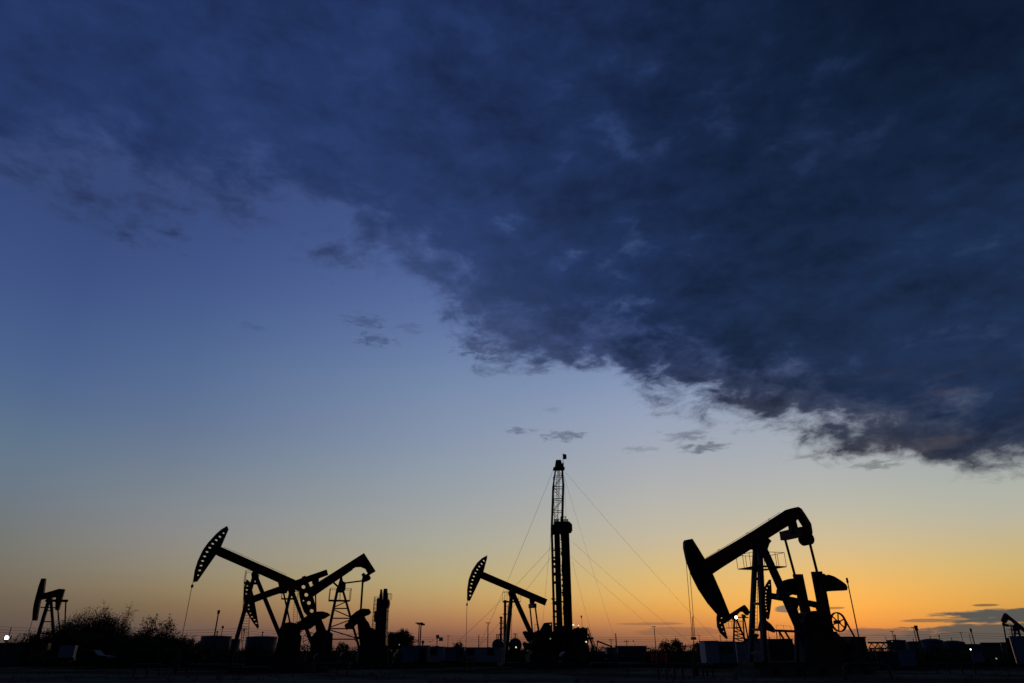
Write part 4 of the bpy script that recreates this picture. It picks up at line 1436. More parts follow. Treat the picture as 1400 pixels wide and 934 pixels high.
zb_ = 0.0
bl, br = tp(513.0, 893), tp(529.4, 893)
MB().prism([(bl.x, 0), (br.x, 0)] + tpoly([(528.9, 861), (530.2, 834), (531.4, 821), (516.8, 820.5), (515.8, 840), (514.4, 861)]), -0.9, 0.9).build('shell', 'blue', tw)
for pts in ([(519.2, 820.6), (518.9, 815.5), (520.0, 811), (520.5, 806), (522.2, 806), (522.6, 811), (523.0, 820.6)],
            [(524.0, 820.6), (524.2, 811), (525.2, 805.2), (529.2, 805.0), (529.8, 812), (530.6, 820.6)]):
    MB().prism(tpoly(pts), -0.35, 0.35).build('prong', 'steel', tw)
for pts, y0 in (([(529.6, 821), (532.4, 820), (533.0, 825.5), (531.6, 831), (529.6, 832)], -0.6), ([(512.6, 836), (516.4, 835), (516.4, 845), (514.5, 851), (512.4, 850)], -0.6),
                ([(517.2, 819), (521.5, 818), (521.5, 824), (517.2, 824)], -1.15)):
    MB().prism(tpoly(pts), y0, y0 + 1.0).build('side_box', 'steel', tw)
a, b = tp(510.8, 866, -0.6), tp(514.6, 816.5, -0.6)
a.z, b.z = max(a.z, 0.3), b.z
a = drop(b, a, 0.05)
MB().ladder(a, b, (0.28, 0, 0), 30, 0.035).build('ladder', 'steel', tw)
mb = MB()
for i in range(13):
    q = a.lerp(b, 0.25 + 0.75 * i / 12)
    arc = [q + Vector((0.36 * math.cos(t), -0.7 * math.sin(t), 0)) for t in [math.pi * k / 6 for k in range(7)]]
    mb.path(arc, 0.025, 4)
for t in (0.3, 0.5, 0.7):
    off = Vector((0.36 * math.cos(math.pi * t), -0.7 * math.sin(math.pi * t), 0))
    mb.tube(a.lerp(b, 0.25) + off, b + off, 0.022, 0.022, 4)
mb.build('ladder_cage', 'steel', tw)
q = tp(531, 820.5)
MB().railing([(q.x - 0.1, -0.8, q.z), (q.x + 0.35, -0.8, q.z), (q.x + 0.35, 0.8, q.z), (q.x - 0.1, 0.8, q.z)], 0.9, 0.025).build('railing', 'steel', tw)
mb = MB()
for i in range(6):
    z = 1.0 + i * 1.15
    mb.box((bl.x + 0.18 + i * 0.01, -0.95, z), (br.x - 0.05, -0.902, z + 0.1))
mb.build('stiffener', 'blue', tw)

# ------------------------------------------------------- stacks, poles, lamps


def stack(px, ptop, d, r, label, name='vent_stack', cat='vent stack', rings=4):
    o = thing(name, label, cat, (ground_x(px, d), d, 0))
    h = top_z(ptop, d)
    MB().tube((0, 0, -0.1), (0, 0, h), r, r * 0.92, 12).build('pipe', 'steel', o)
    mb = MB()
    for i in range(rings):
        z = h - 0.15 - i * (h * 0.85 / rings)
        mb.lathe([(r, z - 0.06), (r * 1.7, z - 0.05), (r * 1.7, z + 0.05), (r, z + 0.06)], (0, 0, 0), 12)
    mb.build('flange', 'steel', o)
    MB().tube((r * 1.9, 0, 0), (r * 1.9, 0, h * 0.92), 0.035, 0.035, 5).bar((r * 0.9, 0, h * 0.9), (r * 1.95, 0, h * 0.9), 0.05).bar((r * 0.9, 0, h * 0.4), (r * 1.95, 0, h * 0.4), 0.05).build('side_pipe', 'steel', o)
    return o


stack(690.3, 820.5, 98, 0.19, 'thick vertical vent pipe just left of the middle pumpjack legs, taller of two')
stack(684.8, 843, 98, 0.15, 'shorter ribbed vent pipe left of the middle pumpjack', rings=7)


def pole(px, ptop, d, r, label, name='pole', cat='pole', head=None, base=0.0):
    o = thing(name, label, cat, (ground_x(px, d), d, base))
    h = top_z(ptop, d) - base
    MB().tube((0, 0, -0.15 if base == 0 else 0), (0, 0, h), r, r * 0.75, 8).build('shaft', 'steel', o)
    if head == 'T':
        w = h * 0.07
        MB().box((-w, -0.1, h - 0.02), (w, 0.1, h + 0.1)).build('lamp_head', 'steel', o)
    elif head == 'double':
        w = 0.5
        MB().box((-w - 0.3, -0.15, h - 0.1), (-0.05, 0.15, h + 0.12)).build('lamp_head', 'steel', o)
        MB().box((0.05, -0.15, h - 0.25), (w + 0.3, 0.15, h + 0.12)).build('lamp_head', 'steel', o)
    elif head == 'camera':
        MB().box((-0.15, -0.15, h - 0.1), (0.25, 0.15, h + 0.35)).box((0.26, -0.1, h - 0.4), (0.75, 0.1, h + 0.05)).build('camera_box', 'white', o)
        MB().box((-0.35, -0.3, 0.8), (0.3, 0.3, 2.0)).build('control_box', 'steel', o)
    elif head == 'knob':
        MB().ball((0, 0, h), 0.28, 10).build('lamp_head', 'steel', o)
    elif head == 'cap':
        MB().tube((0, 0, h - 0.5), (0, 0, h + 0.02), r * 1.6, r * 1.6, 8).build('cap', 'steel', o)
    elif head == 'cross':
        MB().bar((-0.9, 0, h - 0.5), (0.9, 0, h - 0.5), 0.14).build('cross_arm', 'bark', o)
        for x in (-0.8, 0, 0.8):
            MB().lathe([(0.05, h - 0.43), (0.09, h - 0.38), (0.05, h - 0.2)], (x, 0, 0), 8).build('insulator', 'white', o)
    return o


pole(289.6, 834.5, 110, 0.13, 'thick bare pole left of the front left pumpjack, rising over a tank', head='cap')
pole(299, 857.5, 160, 0.09, 'thin lamp pole with round head above the left storage tanks', 'lamp_post', 'lamp post', head='knob')
pole(571.3, 852, 150, 0.12, 'left one of two close lamp masts by the round tree', 'lamp_post', 'lamp post', head='double')
pole(573.7, 853.5, 151, 0.16, 'right thicker one of two close lamp masts by the round tree', 'lamp_post', 'lamp post', head='double')
pole(597, 872, 95, 0.07, 'short camera pole rising behind the long white cabins', 'camera_pole', 'camera pole', head='camera')
pole(666.7, 852, 140, 0.1, 'T shaped lamp post behind the long white cabins, left of the vent pipes', 'lamp_post', 'lamp post', head='T')
pole(654.3, 868, 130, 0.09, 'short bare post behind the long white cabins near a guy wire')
pole(577.5, 876, 130, 0.14, 'stubby post on the cabin skyline right of the twin lamp masts', head='cap')
pole(843.2, 866, 130, 0.12, 'bare post at the end of the catwalk right of the rig')
pole(836.2, 873, 260, 0.14, 'distant utility pole with cross arm right of the rig', 'utility_pole', 'utility pole', head='cross')
pole(857.5, 875, 260, 0.14, 'distant short utility pole above the low blue roof', 'utility_pole', 'utility pole', head='cross')
pole(897, 857, 150, 0.09, 'lamp post with tiny head between the rig and the big pumpjack', 'lamp_post', 'lamp post', head='T')
pole(1225.5, 863.6, 150, 0.08, 'T shaped lamp post on the right above the dark hut', 'lamp_post', 'lamp post', head='T')
pole(1214.8, 871, 160, 0.08, 'short thin post left of the dark hut on the right')
pole(1260, 855.5, 78, 0.11, 'thick dark pole in front of the right storage tanks', head='cap')
pole(1256.3, 858.5, 120, 0.08, 'thin lamp post beside the thick dark pole on the right', 'lamp_post', 'lamp post', head='T')
pole(1289, 868.5, 230, 0.12, 'short post between two domed tanks on the right', head='cap')
pole(1335, 859.5, 120, 0.1, 'bare post right of the domed tanks', head='cap')
pole(1388, 871, 240, 0.1, 'thin far post near the right edge pumpjack')
pole(1331, 866, 260, 0.1, 'distant thin post right of the last domed tank')
pole(6, 857.5, 70, 0.05, 'thin pole behind the bright floodlight at the left edge')
pole(987, 868, 230, 0.1, 'thin far post left of the small distant pumpjack', head='cap')
pole(995.5, 872, 230, 0.1, 'thin far post just left of the lattice tower of the small pumpjack')
pole(1054.5, 871, 200, 0.09, 'thin far post under the pipe gantry at right', head='cap')

# distant utility poles with wires, behind everything
ups = []
for i, (x, yt, d) in enumerate(((-60, 852, 300), (140, 855, 320), (330, 858, 330), (520, 866, 380), (612, 868.5, 420), (760, 868, 430), (958, 868, 430), (1150, 866, 420), (1320, 864, 380), (1480, 860, 330))):
    lab = ['beyond the left frame edge', 'behind the bushes at far left', 'behind the left storage tanks', 'behind the twin pronged tower', 'behind the long white cabins',
           'behind the drilling rig', 'behind the wellhead of the big pumpjack', 'behind the big right pumpjack', 'behind the domed tanks', 'past the right frame edge'][i]
    if 0 < x < 1400:
        pole(x, yt, d, 0.16, 'wire carrying utility pole ' + lab, 'utility_pole', 'utility pole', head='cross')
    ups.append((x, yt, d))
for (x0, y0, d0), (x1, y1, d1) in zip(ups[:-1], ups[1:]):
    for k in range(3):
        a = Vector((ground_x(x0, d0), d0, top_z(y0, d0) - 0.2 - k * 1.1))
        b = Vector((ground_x(x1, d1), d1, top_z(y1, d1) - 0.2 - k * 1.1))
        pts = [a.lerp(b, t / 10) - Vector((0, 0, 1.4 * math.sin(math.pi * t / 10))) for t in range(11)]
        o = MB().path(pts, 0.05, 4).build('power_line', 'cable')
        tag(o, 'faint sagging power line strung low across the dusk horizon', 'power line', 'power lines along the horizon')


# ------------------------------------------------------------ tanks and huts
def tank(px0, px1, ptop, d, label, dome=0.12, m='grey', pip=True, seg=40):
    cx = (px0 + px1) / 2
    o = thing('storage_tank', label, 'tank', (ground_x(cx, d), d, 0))
    r = (ground_x(px1, d) - ground_x(px0, d)) / 2
    h = top_z(ptop, d)
    hd = r * dome
    MB().lathe([(r, -0.1), (r, h - hd)], (0, 0, 0), seg).build('shell', m, o, True)
    MB().lathe([(r * 1.015, h - hd), (r * 1.015, h - hd + 0.1), (r * 0.75, h - hd * 0.42), (r * 0.4, h - hd * 0.1), (0.05, h)], (0, 0, 0), seg).build('roof', m, o)
    if pip:
        MB().tube((0, 0, h - 0.05), (0, 0, h + 0.7), 0.12, 0.12, 8).lathe([(0.12, h + 0.7), (0.3, h + 0.72), (0.05, h + 0.95)], (0, 0, 0), 10).build('vent', 'steel', o)
    MB().ladder((r * 0.3, -r * 0.97, 0), (r * 0.3, -r * 0.97, h - hd), (0.22, 0, 0), 14, 0.03).build('ladder', 'steel', o)
    return o


tank(273, 312.5, 869, 160, 'dark storage tank left of the front left pumpjack legs, pole behind it', 0.07)
tank(311.5, 326, 873.5, 190, 'small storage tank half behind the front legs of the left pumpjack', 0.1)
tank(335, 376, 869.5, 165, 'wide storage tank between the legs of the front left pumpjack', 0.09)
tank(1216, 1240, 874.5, 150, 'dark round hut-like tank with a lamp, left of the right hand poles', 0.12)
tank(1240.5, 1264, 876.5, 290, 'leftmost of the three domed storage tanks on the right, partly behind the thick pole', 0.16)
tank(1261.5, 1291, 873, 280, 'tallest middle one of three domed storage tanks on the right', 0.22)
tank(1290.5, 1320, 875.6, 285, 'rightmost of the three domed storage tanks, light beside it', 0.2)


def drum(px, py, r_px, d, length, label, m='white'):
    """horizontal pressure vessel lying end-on"""
    o = thing('pressure_vessel', label, 'tank', (ground_x(px, d), d, 0))
    r = r_px * d / 994
    zc = top_z(py, d) - r
    prof = [(0.02, -0.45 * r), (r * 0.5, -0.38 * r), (r * 0.85, -0.2 * r), (r, 0), (r, length), (r * 0.85, length + 0.2 * r), (r * 0.5, length + 0.38 * r), (0.02, length + 0.45 * r)]
    mb = MB().lathe(prof, (0, 0, 0), 24)
    mb.v = [(x, z, zc - y) for x, y, z in mb.v]
    mb.build('shell', m, o, True)
    mb = MB().box((-r * 0.8, length * 0.15, -0.1), (r * 0.8, length * 0.15 + 0.3, zc - r * 0.6)).box((-r * 0.8, length * 0.8, -0.1), (r * 0.8, length * 0.8 + 0.3, zc - r * 0.6))
    mb.build('saddle', 'concrete', o)
    MB().tube((0, length * 0.4, zc + r - 0.05), (0, length * 0.4, zc + r + 0.7), 0.1, 0.1, 8).railing([(-r * 0.3, length * 0.2, zc + r * 0.95), (r * 0.3, length * 0.2, zc + r * 0.95), (r * 0.3, length * 0.7, zc + r * 0.95), (-r * 0.3, length * 0.7, zc + r * 0.95)], 0.8, 0.03).build('fitting', 'steel', o)
    return o


drum(704.5, 872.3, 9, 130, 7, 'grey pressure vessel seen end on behind the middle pumpjack, lamp in front of it', 'grey')
drum(680.5, 873.5, 8, 128, 7, 'grey pressure vessel seen end on under the vent pipes', 'grey')


def cabin(px0, px1, ptop, d, depth, label, m='white', name='cabin', cat='cabin', rz=0.0, ribs=True, door=None, windows=(), roof=0.08, base=0.15):
    """a sheet metal cabin: ribbed walls, overhanging roof, skid, door, windows"""
    x0, x1 = ground_x(px0, d), ground_x(px1, d)
    o = thing(name, label, cat, ((x0 + x1) / 2, d, 0), R(rz))
    w = x1 - x0
    h = top_z(ptop, d)
    mb = MB().box((-w / 2, 0, base), (w / 2, depth, h - roof - 0.003))
    if ribs:
        n = max(3, int(w / 0.45))
        for i in range(n + 1):
            a = -w / 2 + 0.03 + (w - 0.14) * i / n
            mb.box((a, -0.045, base + 0.06), (a + 0.08, -0.003, h - roof - 0.07))
    mb.build('wall', m, o)
    MB().box((-w / 2 - 0.06, -0.08, h - roof), (w / 2 + 0.06, depth + 0.06, h)).build('roof', m, o)
    MB().box((-w / 2 + 0.05, 0.05, -0.05), (w / 2 - 0.05, 0.25, base - 0.003)).box((-w / 2 + 0.05, depth - 0.25, -0.05), (w / 2 - 0.05, depth - 0.05, base - 0.003)).build('skid', 'steel', o)
    if door is not None:
        dx = -w / 2 + door * w
        dr = MB().box((dx - 0.42, -0.075, base + 0.05), (dx + 0.42, -0.047, min(h - 0.25, base + 2.0))).build('door', 'steel', o)
        MB().box((dx + 0.27, -0.12, base + 0.9), (dx + 0.36, -0.077, base + 1.02)).build('handle', 'black', dr)
    for t in windows:
        wx = -w / 2 + t * w
        wn_ = MB().box((wx - 0.45, -0.07, h * 0.5), (wx + 0.45, -0.047, h * 0.5 + 0.75)).build('window', 'glass', o)
        mb = MB()
        for a, b in (((wx - 0.5, h * 0.5 - 0.05), (wx + 0.5, h * 0.5)), ((wx - 0.5, h * 0.5 + 0.75), (wx + 0.5, h * 0.5 + 0.8)), ((wx - 0.5, h * 0.5 + 0.002), (wx - 0.452, h * 0.5 + 0.748)), ((wx + 0.452, h * 0.5 + 0.002), (wx + 0.5, h * 0.5 + 0.748))):
            mb.box((a[0], -0.085, a[1]), (b[0], -0.047, b[1]))
        mb.build('frame', 'white', wn_)
    return o


cabin(547.5, 567.5, 883.2, 88, 2.4, 'leftmost white cabin of the row beside the round tree', 'pale')
cabin(568.5, 585.5, 882.4, 89, 2.4, 'white cabin with a dark door, second from the left in the long row', 'white', door=0.55)
cabin(587, 606.5, 884, 88, 2.4, 'white cabin below the camera pole in the long row', 'white', windows=(0.3,))
cabin(607.5, 634, 884.6, 90, 2.4, 'long pale blue cabin in the middle of the row behind the hanging rod', 'pale', door=0.8)
cabin(636, 686, 885, 92, 2.4, 'longest white cabin of the row, reaching to the middle pumpjack legs', 'white', windows=(0.15, 0.7))
cabin(964.5, 983, 876, 82, 2.4, 'white cabin left of the small distant pumpjack, under the big horsehead', 'white')
cabin(984, 1006, 876.8, 82, 2.4, 'pale blue cabin with two windows left of the big pumpjack legs', 'pale', windows=(0.2, 0.62))
cabin(1007.5, 1024, 878.5, 84, 2.4, 'white cabin immediately left of the blue legs of the big pumpjack', 'white')
cabin(1030, 1046, 878, 84, 2.4, 'white cabin seen between the blue legs of the big pumpjack', 'white')
cabin(1052, 1086, 873.5, 84, 3.0, 'long grey cabin behind the rear leg of the big pumpjack', 'grey', door=0.25)
cabin(1151, 1186.5, 870.5, 74, 3.2, 'dull flat roofed hut right of the belt wheel of the big pumpjack', 'brick', name='hut', cat='hut', ribs=False, door=0.7, roof=0.14)
cabin(1198, 1224, 890.5, 62, 1.6, 'low grey equipment cabinet in front of the dark round tank', 'grey', rz=-26, name='equipment_cabinet', cat='cabinet')
cabin(1225, 1248.5, 889, 64, 1.6, 'low pale cabinet in front of the thick dark pole', 'pale', rz=-27, name='equipment_cabinet', cat='cabinet')
cabin(1327.5, 1341, 889.5, 88, 1.2, 'small blue cabinet right of the domed tanks', 'pale', rz=-32, name='equipment_cabinet', cat='cabinet')
cabin(1389.5, 1425, 869.5, 80, 3.0, 'tall pale cabin cut by the right edge of the view', 'pale', rz=-33)
cabin(845, 884, 883, 205, 5.0, 'low distant building with a blue roof right of the rig', 'roofblue', name='workshop', cat='building', ribs=False, roof=0.5)
cabin(829.5, 842, 885, 124, 2.4, 'small pale cabin at the foot of the slanted catwalk right of the rig', 'pale')
cabin(1345, 1368, 878.5, 200, 4.0, 'distant flat shed left of the right edge pumpjack', 'grey', rz=-33, name='shed', cat='shed', ribs=False)
cabin(1322, 1344, 880.5, 190, 4.0, 'distant low shed right of the last domed tank', 'grey', rz=-33, name='shed', cat='shed', ribs=False)
cabin(-8, 27, 879, 74, 2.4, 'grey cabin at the left edge below the floodlight', 'grey', rz=33)
cabin(30, 48, 880.5, 78, 2.4, 'dull dark cabin at the foot of the far left pumpjack', 'blue', rz=32)

# floodlight at the far left
fl_ = thing('floodlight', 'bright white floodlight glaring at the left edge of the yard', 'floodlight', (ground_x(4.2, 71), 71, 0))
h = top_z(872.2, 71)
MB().tube((0, 0, -0.1), (0, 0, h), 0.05, 0.05, 8).build('post', 'steel', fl_)
MB().box((-0.3, 0.02, h - 0.22), (0.3, 0.2, h + 0.22)).build('housing', 'black', fl_)
MB().box((-0.16, -0.02, h - 0.14), (0.16, 0.017, h + 0.14)).build('lens', 'lampgreen', fl_)


def lamp(px, py, d, r, label, m='lamp', pole_=True):
    o = thing('yard_lamp', label, 'lamp', (ground_x(px, d), d, 0))
    z = top_z(py, d)
    MB().ball((0, -r * 1.2, z), r, 10).build('bulb', m, o)
    MB().tube((0, -r * 0.6, z), (0, r * 0.8, z + r * 0.3), r * 1.1, r * 0.6, 10).build('housing', 'black', o)
    MB().tube((0, r * 0.8, -0.1), (0, r * 0.8, z), 0.05, 0.05, 6).build('post', 'steel', o)
    return o


lamp(1011.9, 844.3, 132, 0.26, 'bright yard lamp glowing under the beam of the small distant pumpjack', 'lamp')
lamp(1327, 888, 110, 0.085, 'bright white yard lamp right of the domed tanks', 'lamp')
lamp(1222, 877.5, 140, 0.1, 'small yard lamp against the dark round tank on the right', 'lampdim')
lamp(705.5, 885, 120, 0.12, 'small lamp in front of the grey vessel behind the middle pumpjack', 'lampwarm')
lamp(897, 856.3, 148, 0.09, 'tiny lit lamp at the head of the post between rig and big pumpjack', 'lampdim')
lamp(545.5, 881.5, 100, 0.07, 'tiny lamp under the round tree beside the white cabins', 'lampdim')
lamp(1358.5, 900.5, 60, 0.06, 'tiny lamp low in the grass at the right', 'lampdim')

# ------------------------------------------------------- yard equipment
# pipe gantry behind the big pumpjack
gd = 100.0
ga = thing('pipe_gantry', 'horizontal pipe gantry on slanted struts behind the legs of the big pumpjack', 'pipe gantry', (ground_x(1075, gd), gd, 0))
GO = ga.location.copy()
a, b = at(1059, 862.2, gd) - GO, at(1092, 863.5, gd) - GO
MB().bar(a, b, 0.3, 0.5).build('beam', 'steel', ga)
for x0, x1 in ((1065, 1071), (1073, 1079), (1090.5, 1090.5)):
    p, q = at(x0, 863, gd) - GO, at(x1, 873, gd) - GO
    MB().bar(p, drop(p, q, 0) if x0 == x1 else drop(p, q, q.z - 1.5), 0.22, 0.2).build('strut', 'steel', ga)
for x in (1061.5, 1064.5):
    p = at(x, 862, gd) - GO
    MB().bar(p, (p.x + (-0.3 if x < 1063 else 0.3), 0, 0), 0.09).build('support', 'steel', ga)
p0 = at(1062, 861, gd) - GO
MB().railing([(p0.x, 0, p0.z + 0.1), (b.x - 1.0, 0, p0.z - 0.05)], 0.5, 0.02, False, 0.9).build('railing', 'steel', ga)

# lattice footbridge of pipes at the right
bd = 130.0
br_ = thing('pipe_bridge', 'low trussed pipe bridge right of the flat roofed hut', 'pipe bridge', (ground_x(1203, bd), bd, 0))
BO = br_.location.copy()
a, b = at(1187, 878.8, bd) - BO, at(1220, 878.8, bd) - BO
zl = (at(1200, 886.5, bd) - BO).z
MB().bar(a, b, 0.3, 0.4).build('top_chord', 'rust', br_)
MB().bar((a.x, 0, zl), (b.x, 0, zl), 0.22, 0.3).build('bottom_chord', 'rust', br_)
for i in range(8):
    x0, x1 = a.x + (b.x - a.x) * i / 8, a.x + (b.x - a.x) * (i + 1) / 8
    z0, z1 = (a.z - 0.15, zl + 0.1) if i % 2 else (zl + 0.1, a.z - 0.15)
    MB().bar((x0, 0, z0), (x1, 0, z1), 0.12).build('diagonal', 'rust', br_)
for t in (0.03, 0.5, 0.97):
    x = a.x + (b.x - a.x) * t
    MB().bar((x, 0, -0.1), (x, 0, zl - 0.12), 0.25).build('pier', 'concrete', br_)

# slanted catwalk right of the rig
cd_ = 118.0
cw = thing('catwalk', 'pipe catwalk with a slanted ramp right of the drilling rig', 'catwalk', (ground_x(822, cd_), cd_, 0))
CO = cw.location.copy()
a, b = at(816.5, 876.5, cd_) - CO, at(836, 884.2, cd_) - CO
a.y = b.y = 0
MB().bar(a, b, 0.18, 1.2).build('ramp', 'rust', cw)
MB().box((at(803, 883, cd_).x - CO.x, -0.7, 0.3), (b.x, 0.7, 0.95)).build('deck', 'rust', cw)
for t in (0.02, 0.98):
    q = a.lerp(b, t)
    MB().bar((q.x, 0, q.z - 0.1), (q.x - 0.4, 0, 0.3), 0.16).build('strut', 'rust', cw)
MB().railing([(at(803, 883, cd_).x - CO.x, -0.65, 0.95), (a.x - 0.3, -0.65, 0.95)], 1.0, 0.03, False).build('railing', 'steel', cw)

# lightning pole standing behind the hut
pole(1178, 790.5, 78, 0.075, 'tall thin mast rising behind the flat roofed hut, right of the big pumpjack', 'lightning_mast', 'mast', head='cap')
# tall thin brace mast between the hanging cables of the big pump: the wellhead stack
vd = 49.0

# vehicles in the yard at left
vd_ = 72.0
tk = thing('yard_truck', 'yellowish service truck with a pale box parked at the far left pumpjack', 'truck', (ground_x(73, vd_), vd_, 0), R(24))
MB().box((-1.75, -0.9, 0.55), (2.0, 0.9, 0.8)).build('chassis', 'steel', tk)
MB().prism([(-1.75, 0.803), (-0.45, 0.803), (-0.45, 2.1), (-1.3, 2.1), (-1.6, 1.45), (-1.75, 1.4)], -0.9, 0.9).build('cab', 'yellow', tk)
MB().prism([(-1.5, 1.5), (-0.7, 1.5), (-0.7, 1.98), (-1.28, 1.98)], -0.92, -0.903).build('window', 'glass', tk)
MB().box((-0.35, -0.9, 0.803), (0.5, 0.9, 1.5)).build('winch', 'rust', tk)
MB().box((0.6, -0.95, 0.803), (1.9, 0.95, 1.9)).build('box_body', 'pale', tk)
for x in (-1.1, 1.2):
    for y in (-0.95, 0.7):
        wq_ = MB().tube((x, y, 0.4), (x, y + 0.25, 0.4), 0.42, 0.42, 18).build('wheel', 'black', tk)
        MB().tube((x, y - 0.01, 0.4), (x, y + 0.26, 0.4), 0.2, 0.2, 12).build('rim', 'grey', wq_)


def car(px, d, rz, label, m):
    o = thing('parked_car', label, 'car', (ground_x(px, d), d, 0), R(rz))
    MB().prism([(-2.1, 0.3), (2.1, 0.3), (2.15, 0.7), (2.0, 0.88), (1.0, 0.93), (-1.85, 0.95), (-2.12, 0.8)], -0.85, 0.85).build('body', m, o)
    MB().prism([(-1.6, 0.953), (0.95, 0.933), (0.3, 1.42), (-1.1, 1.45)], -0.72, 0.72).build('cabin', 'glass', o)
    MB().prism([(-1.15, 1.452), (0.32, 1.424), (0.2, 1.5), (-1.0, 1.52)], -0.7, 0.7).build('roof', m, o)
    for x in (-1.3, 1.3):
        for y in (-0.87, 0.67):
            w_ = MB().tube((x, y, 0.32), (x, y + 0.2, 0.32), 0.33, 0.33, 18).build('wheel', 'black', o)
            MB().tube((x, y - 0.01, 0.32), (x, y + 0.21, 0.32), 0.19, 0.19, 12).build('rim', 'grey', w_)
    return o


car(101, 92, 4, 'dark car parked behind the blue one at left', 'steel')
car(130, 86, -3, 'blue car parked in front of the scrub at left', 'blue')

# red drums
for i, (x, lab) in enumerate(((893.4, 'left one of two red steel drums right of the low blue roofed building'), (906.5, 'right one of two red steel drums right of the low blue roofed building'))):
    o = thing('steel_drum', lab, 'drum', (ground_x(x, 105), 105, 0), 0, 'red drums')
    MB().lathe([(0.42, 0), (0.42, 0.3), (0.45, 0.32), (0.42, 0.34), (0.42, 0.75), (0.45, 0.77), (0.42, 0.79), (0.42, 1.15)], (0, 0, 0), 20).build('shell', 'redplastic', o)
    MB().lathe([(0.44, 1.15), (0.44, 1.19), (0.36, 1.17)], (0, 0, 0), 20).build('lid', 'rust', o)

# pipework and rails close by
def manifold(px, d, w, h, label, n=4, rz=0):
    o = thing('pipe_manifold', label, 'pipework', (ground_x(px, d), d, 0), R(rz))
    MB().tube((-w / 2, 0, h), (w / 2, 0, h), 0.07, 0.07, 12).build('header', 'steel', o)
    for i in range(n):
        x = -w / 2 + 0.1 + (w - 0.2) * i / (n - 1)
        r_ = MB().tube((x, 0, -0.2), (x, 0, h - 0.05), 0.05, 0.05, 10).build('riser', 'steel', o)
        MB().ring((x, -0.16, h * 0.6), 0.12, 0.015, 14).bar((x - 0.12, -0.16, h * 0.6), (x + 0.12, -0.16, h * 0.6), 0.02).tube((x, -0.17, h * 0.6), (x, 0, h * 0.6), 0.02).build('valve_wheel', 'red', r_)
    return o


manifold(914, 40, 1.6, 0.75, 'short pipe manifold on the ground left of the big wellhead', 4, 12)
manifold(958, 43, 1.3, 0.6, 'low valve row just right of the big wellhead', 3, -8)
manifold(207, 46, 1.7, 0.62, 'low pipe stand in front of the bushes at left', 3, 5)
manifold(620, 56, 2.0, 0.7, 'low pipe stand in front of the long white cabins', 3, -4)
manifold(1300, 50, 3.0, 0.6, 'low pipe stand in the dark grass at right', 4, 6)
manifold(455, 50, 2.6, 0.6, 'low pipe stand in front of the bent tailed pumpjack', 4, -6)

hp = thing('hose_loop', 'thick bent pipe arching from the ground right of the big pumpjack', 'pipe', (ground_x(1155, 40), 40, 0))
pts = [Vector((-0.25, 0, -0.2)), Vector((-0.25, 0, 0.35))]
for i in range(7):
    t = math.pi - math.pi / 2 * i / 6
    pts.append(Vector((0.1 + 0.35 * math.cos(t), 0, 0.4 + 0.35 * math.sin(t))))
pts += [Vector((1.9, 0, 0.75)), Vector((2.2, 0, 0.6)), Vector((2.3, 0, -0.2))]
MB().path(pts, 0.09, 10).build('pipe', 'grey', hp)
MB().lathe([(0.16, 0.0), (0.16, 0.06), (0.1, 0.06)], (-0.25, 0, 0), 14).build('flange', 'steel', hp)

# concrete kerb blocks and pipes lying about
rg = random.Random(21)
for i, (x, d, L, rz, lab) in enumerate(((845, 78, 6, 3, 'long pale pipe lying on the dirt right of the rig'), (880, 74, 5, -2, 'pale pipe lying on the dirt under the red drums'),
                                        (945, 72, 4, 4, 'short pale pipe lying near the white cabins under the big horsehead'), (300, 70, 5, 2, 'pipe lying on the dirt before the left tanks'))):
    o = MB().tube((-L / 2, 0, 0.16), (L / 2, 0, 0.16), 0.14, 0.14, 12).build('loose_pipe', 'grey')
    o.location = (ground_x(x, d), d, 0)
    o.rotation_euler = (0, 0, R(rz))
    tag(o, lab, 'pipe')


# --------------------------------------------------------------- vegetation
def leaf_quads(rg, mb, c, n, spread, size):
    for _ in range(n):
        p = c + Vector((rg.gauss(0, spread), rg.gauss(0, spread), rg.gauss(0, spread)))
        if p.z < 0.02:
            continue
        a = Vector((rg.uniform(-1, 1), rg.uniform(-1, 1), rg.uniform(-0.3, 1))).normalized() * size * rg.uniform(0.6, 1.4)
        b = a.cross(Vector((rg.uniform(-1, 1), rg.uniform(-1, 1), rg.uniform(-1, 1)))).normalized() * size * rg.uniform(0.2, 0.45)
        mb.add([p - b, p + a * 0.5, p + b, p - a * 0.5], [(0, 1, 2, 3)])


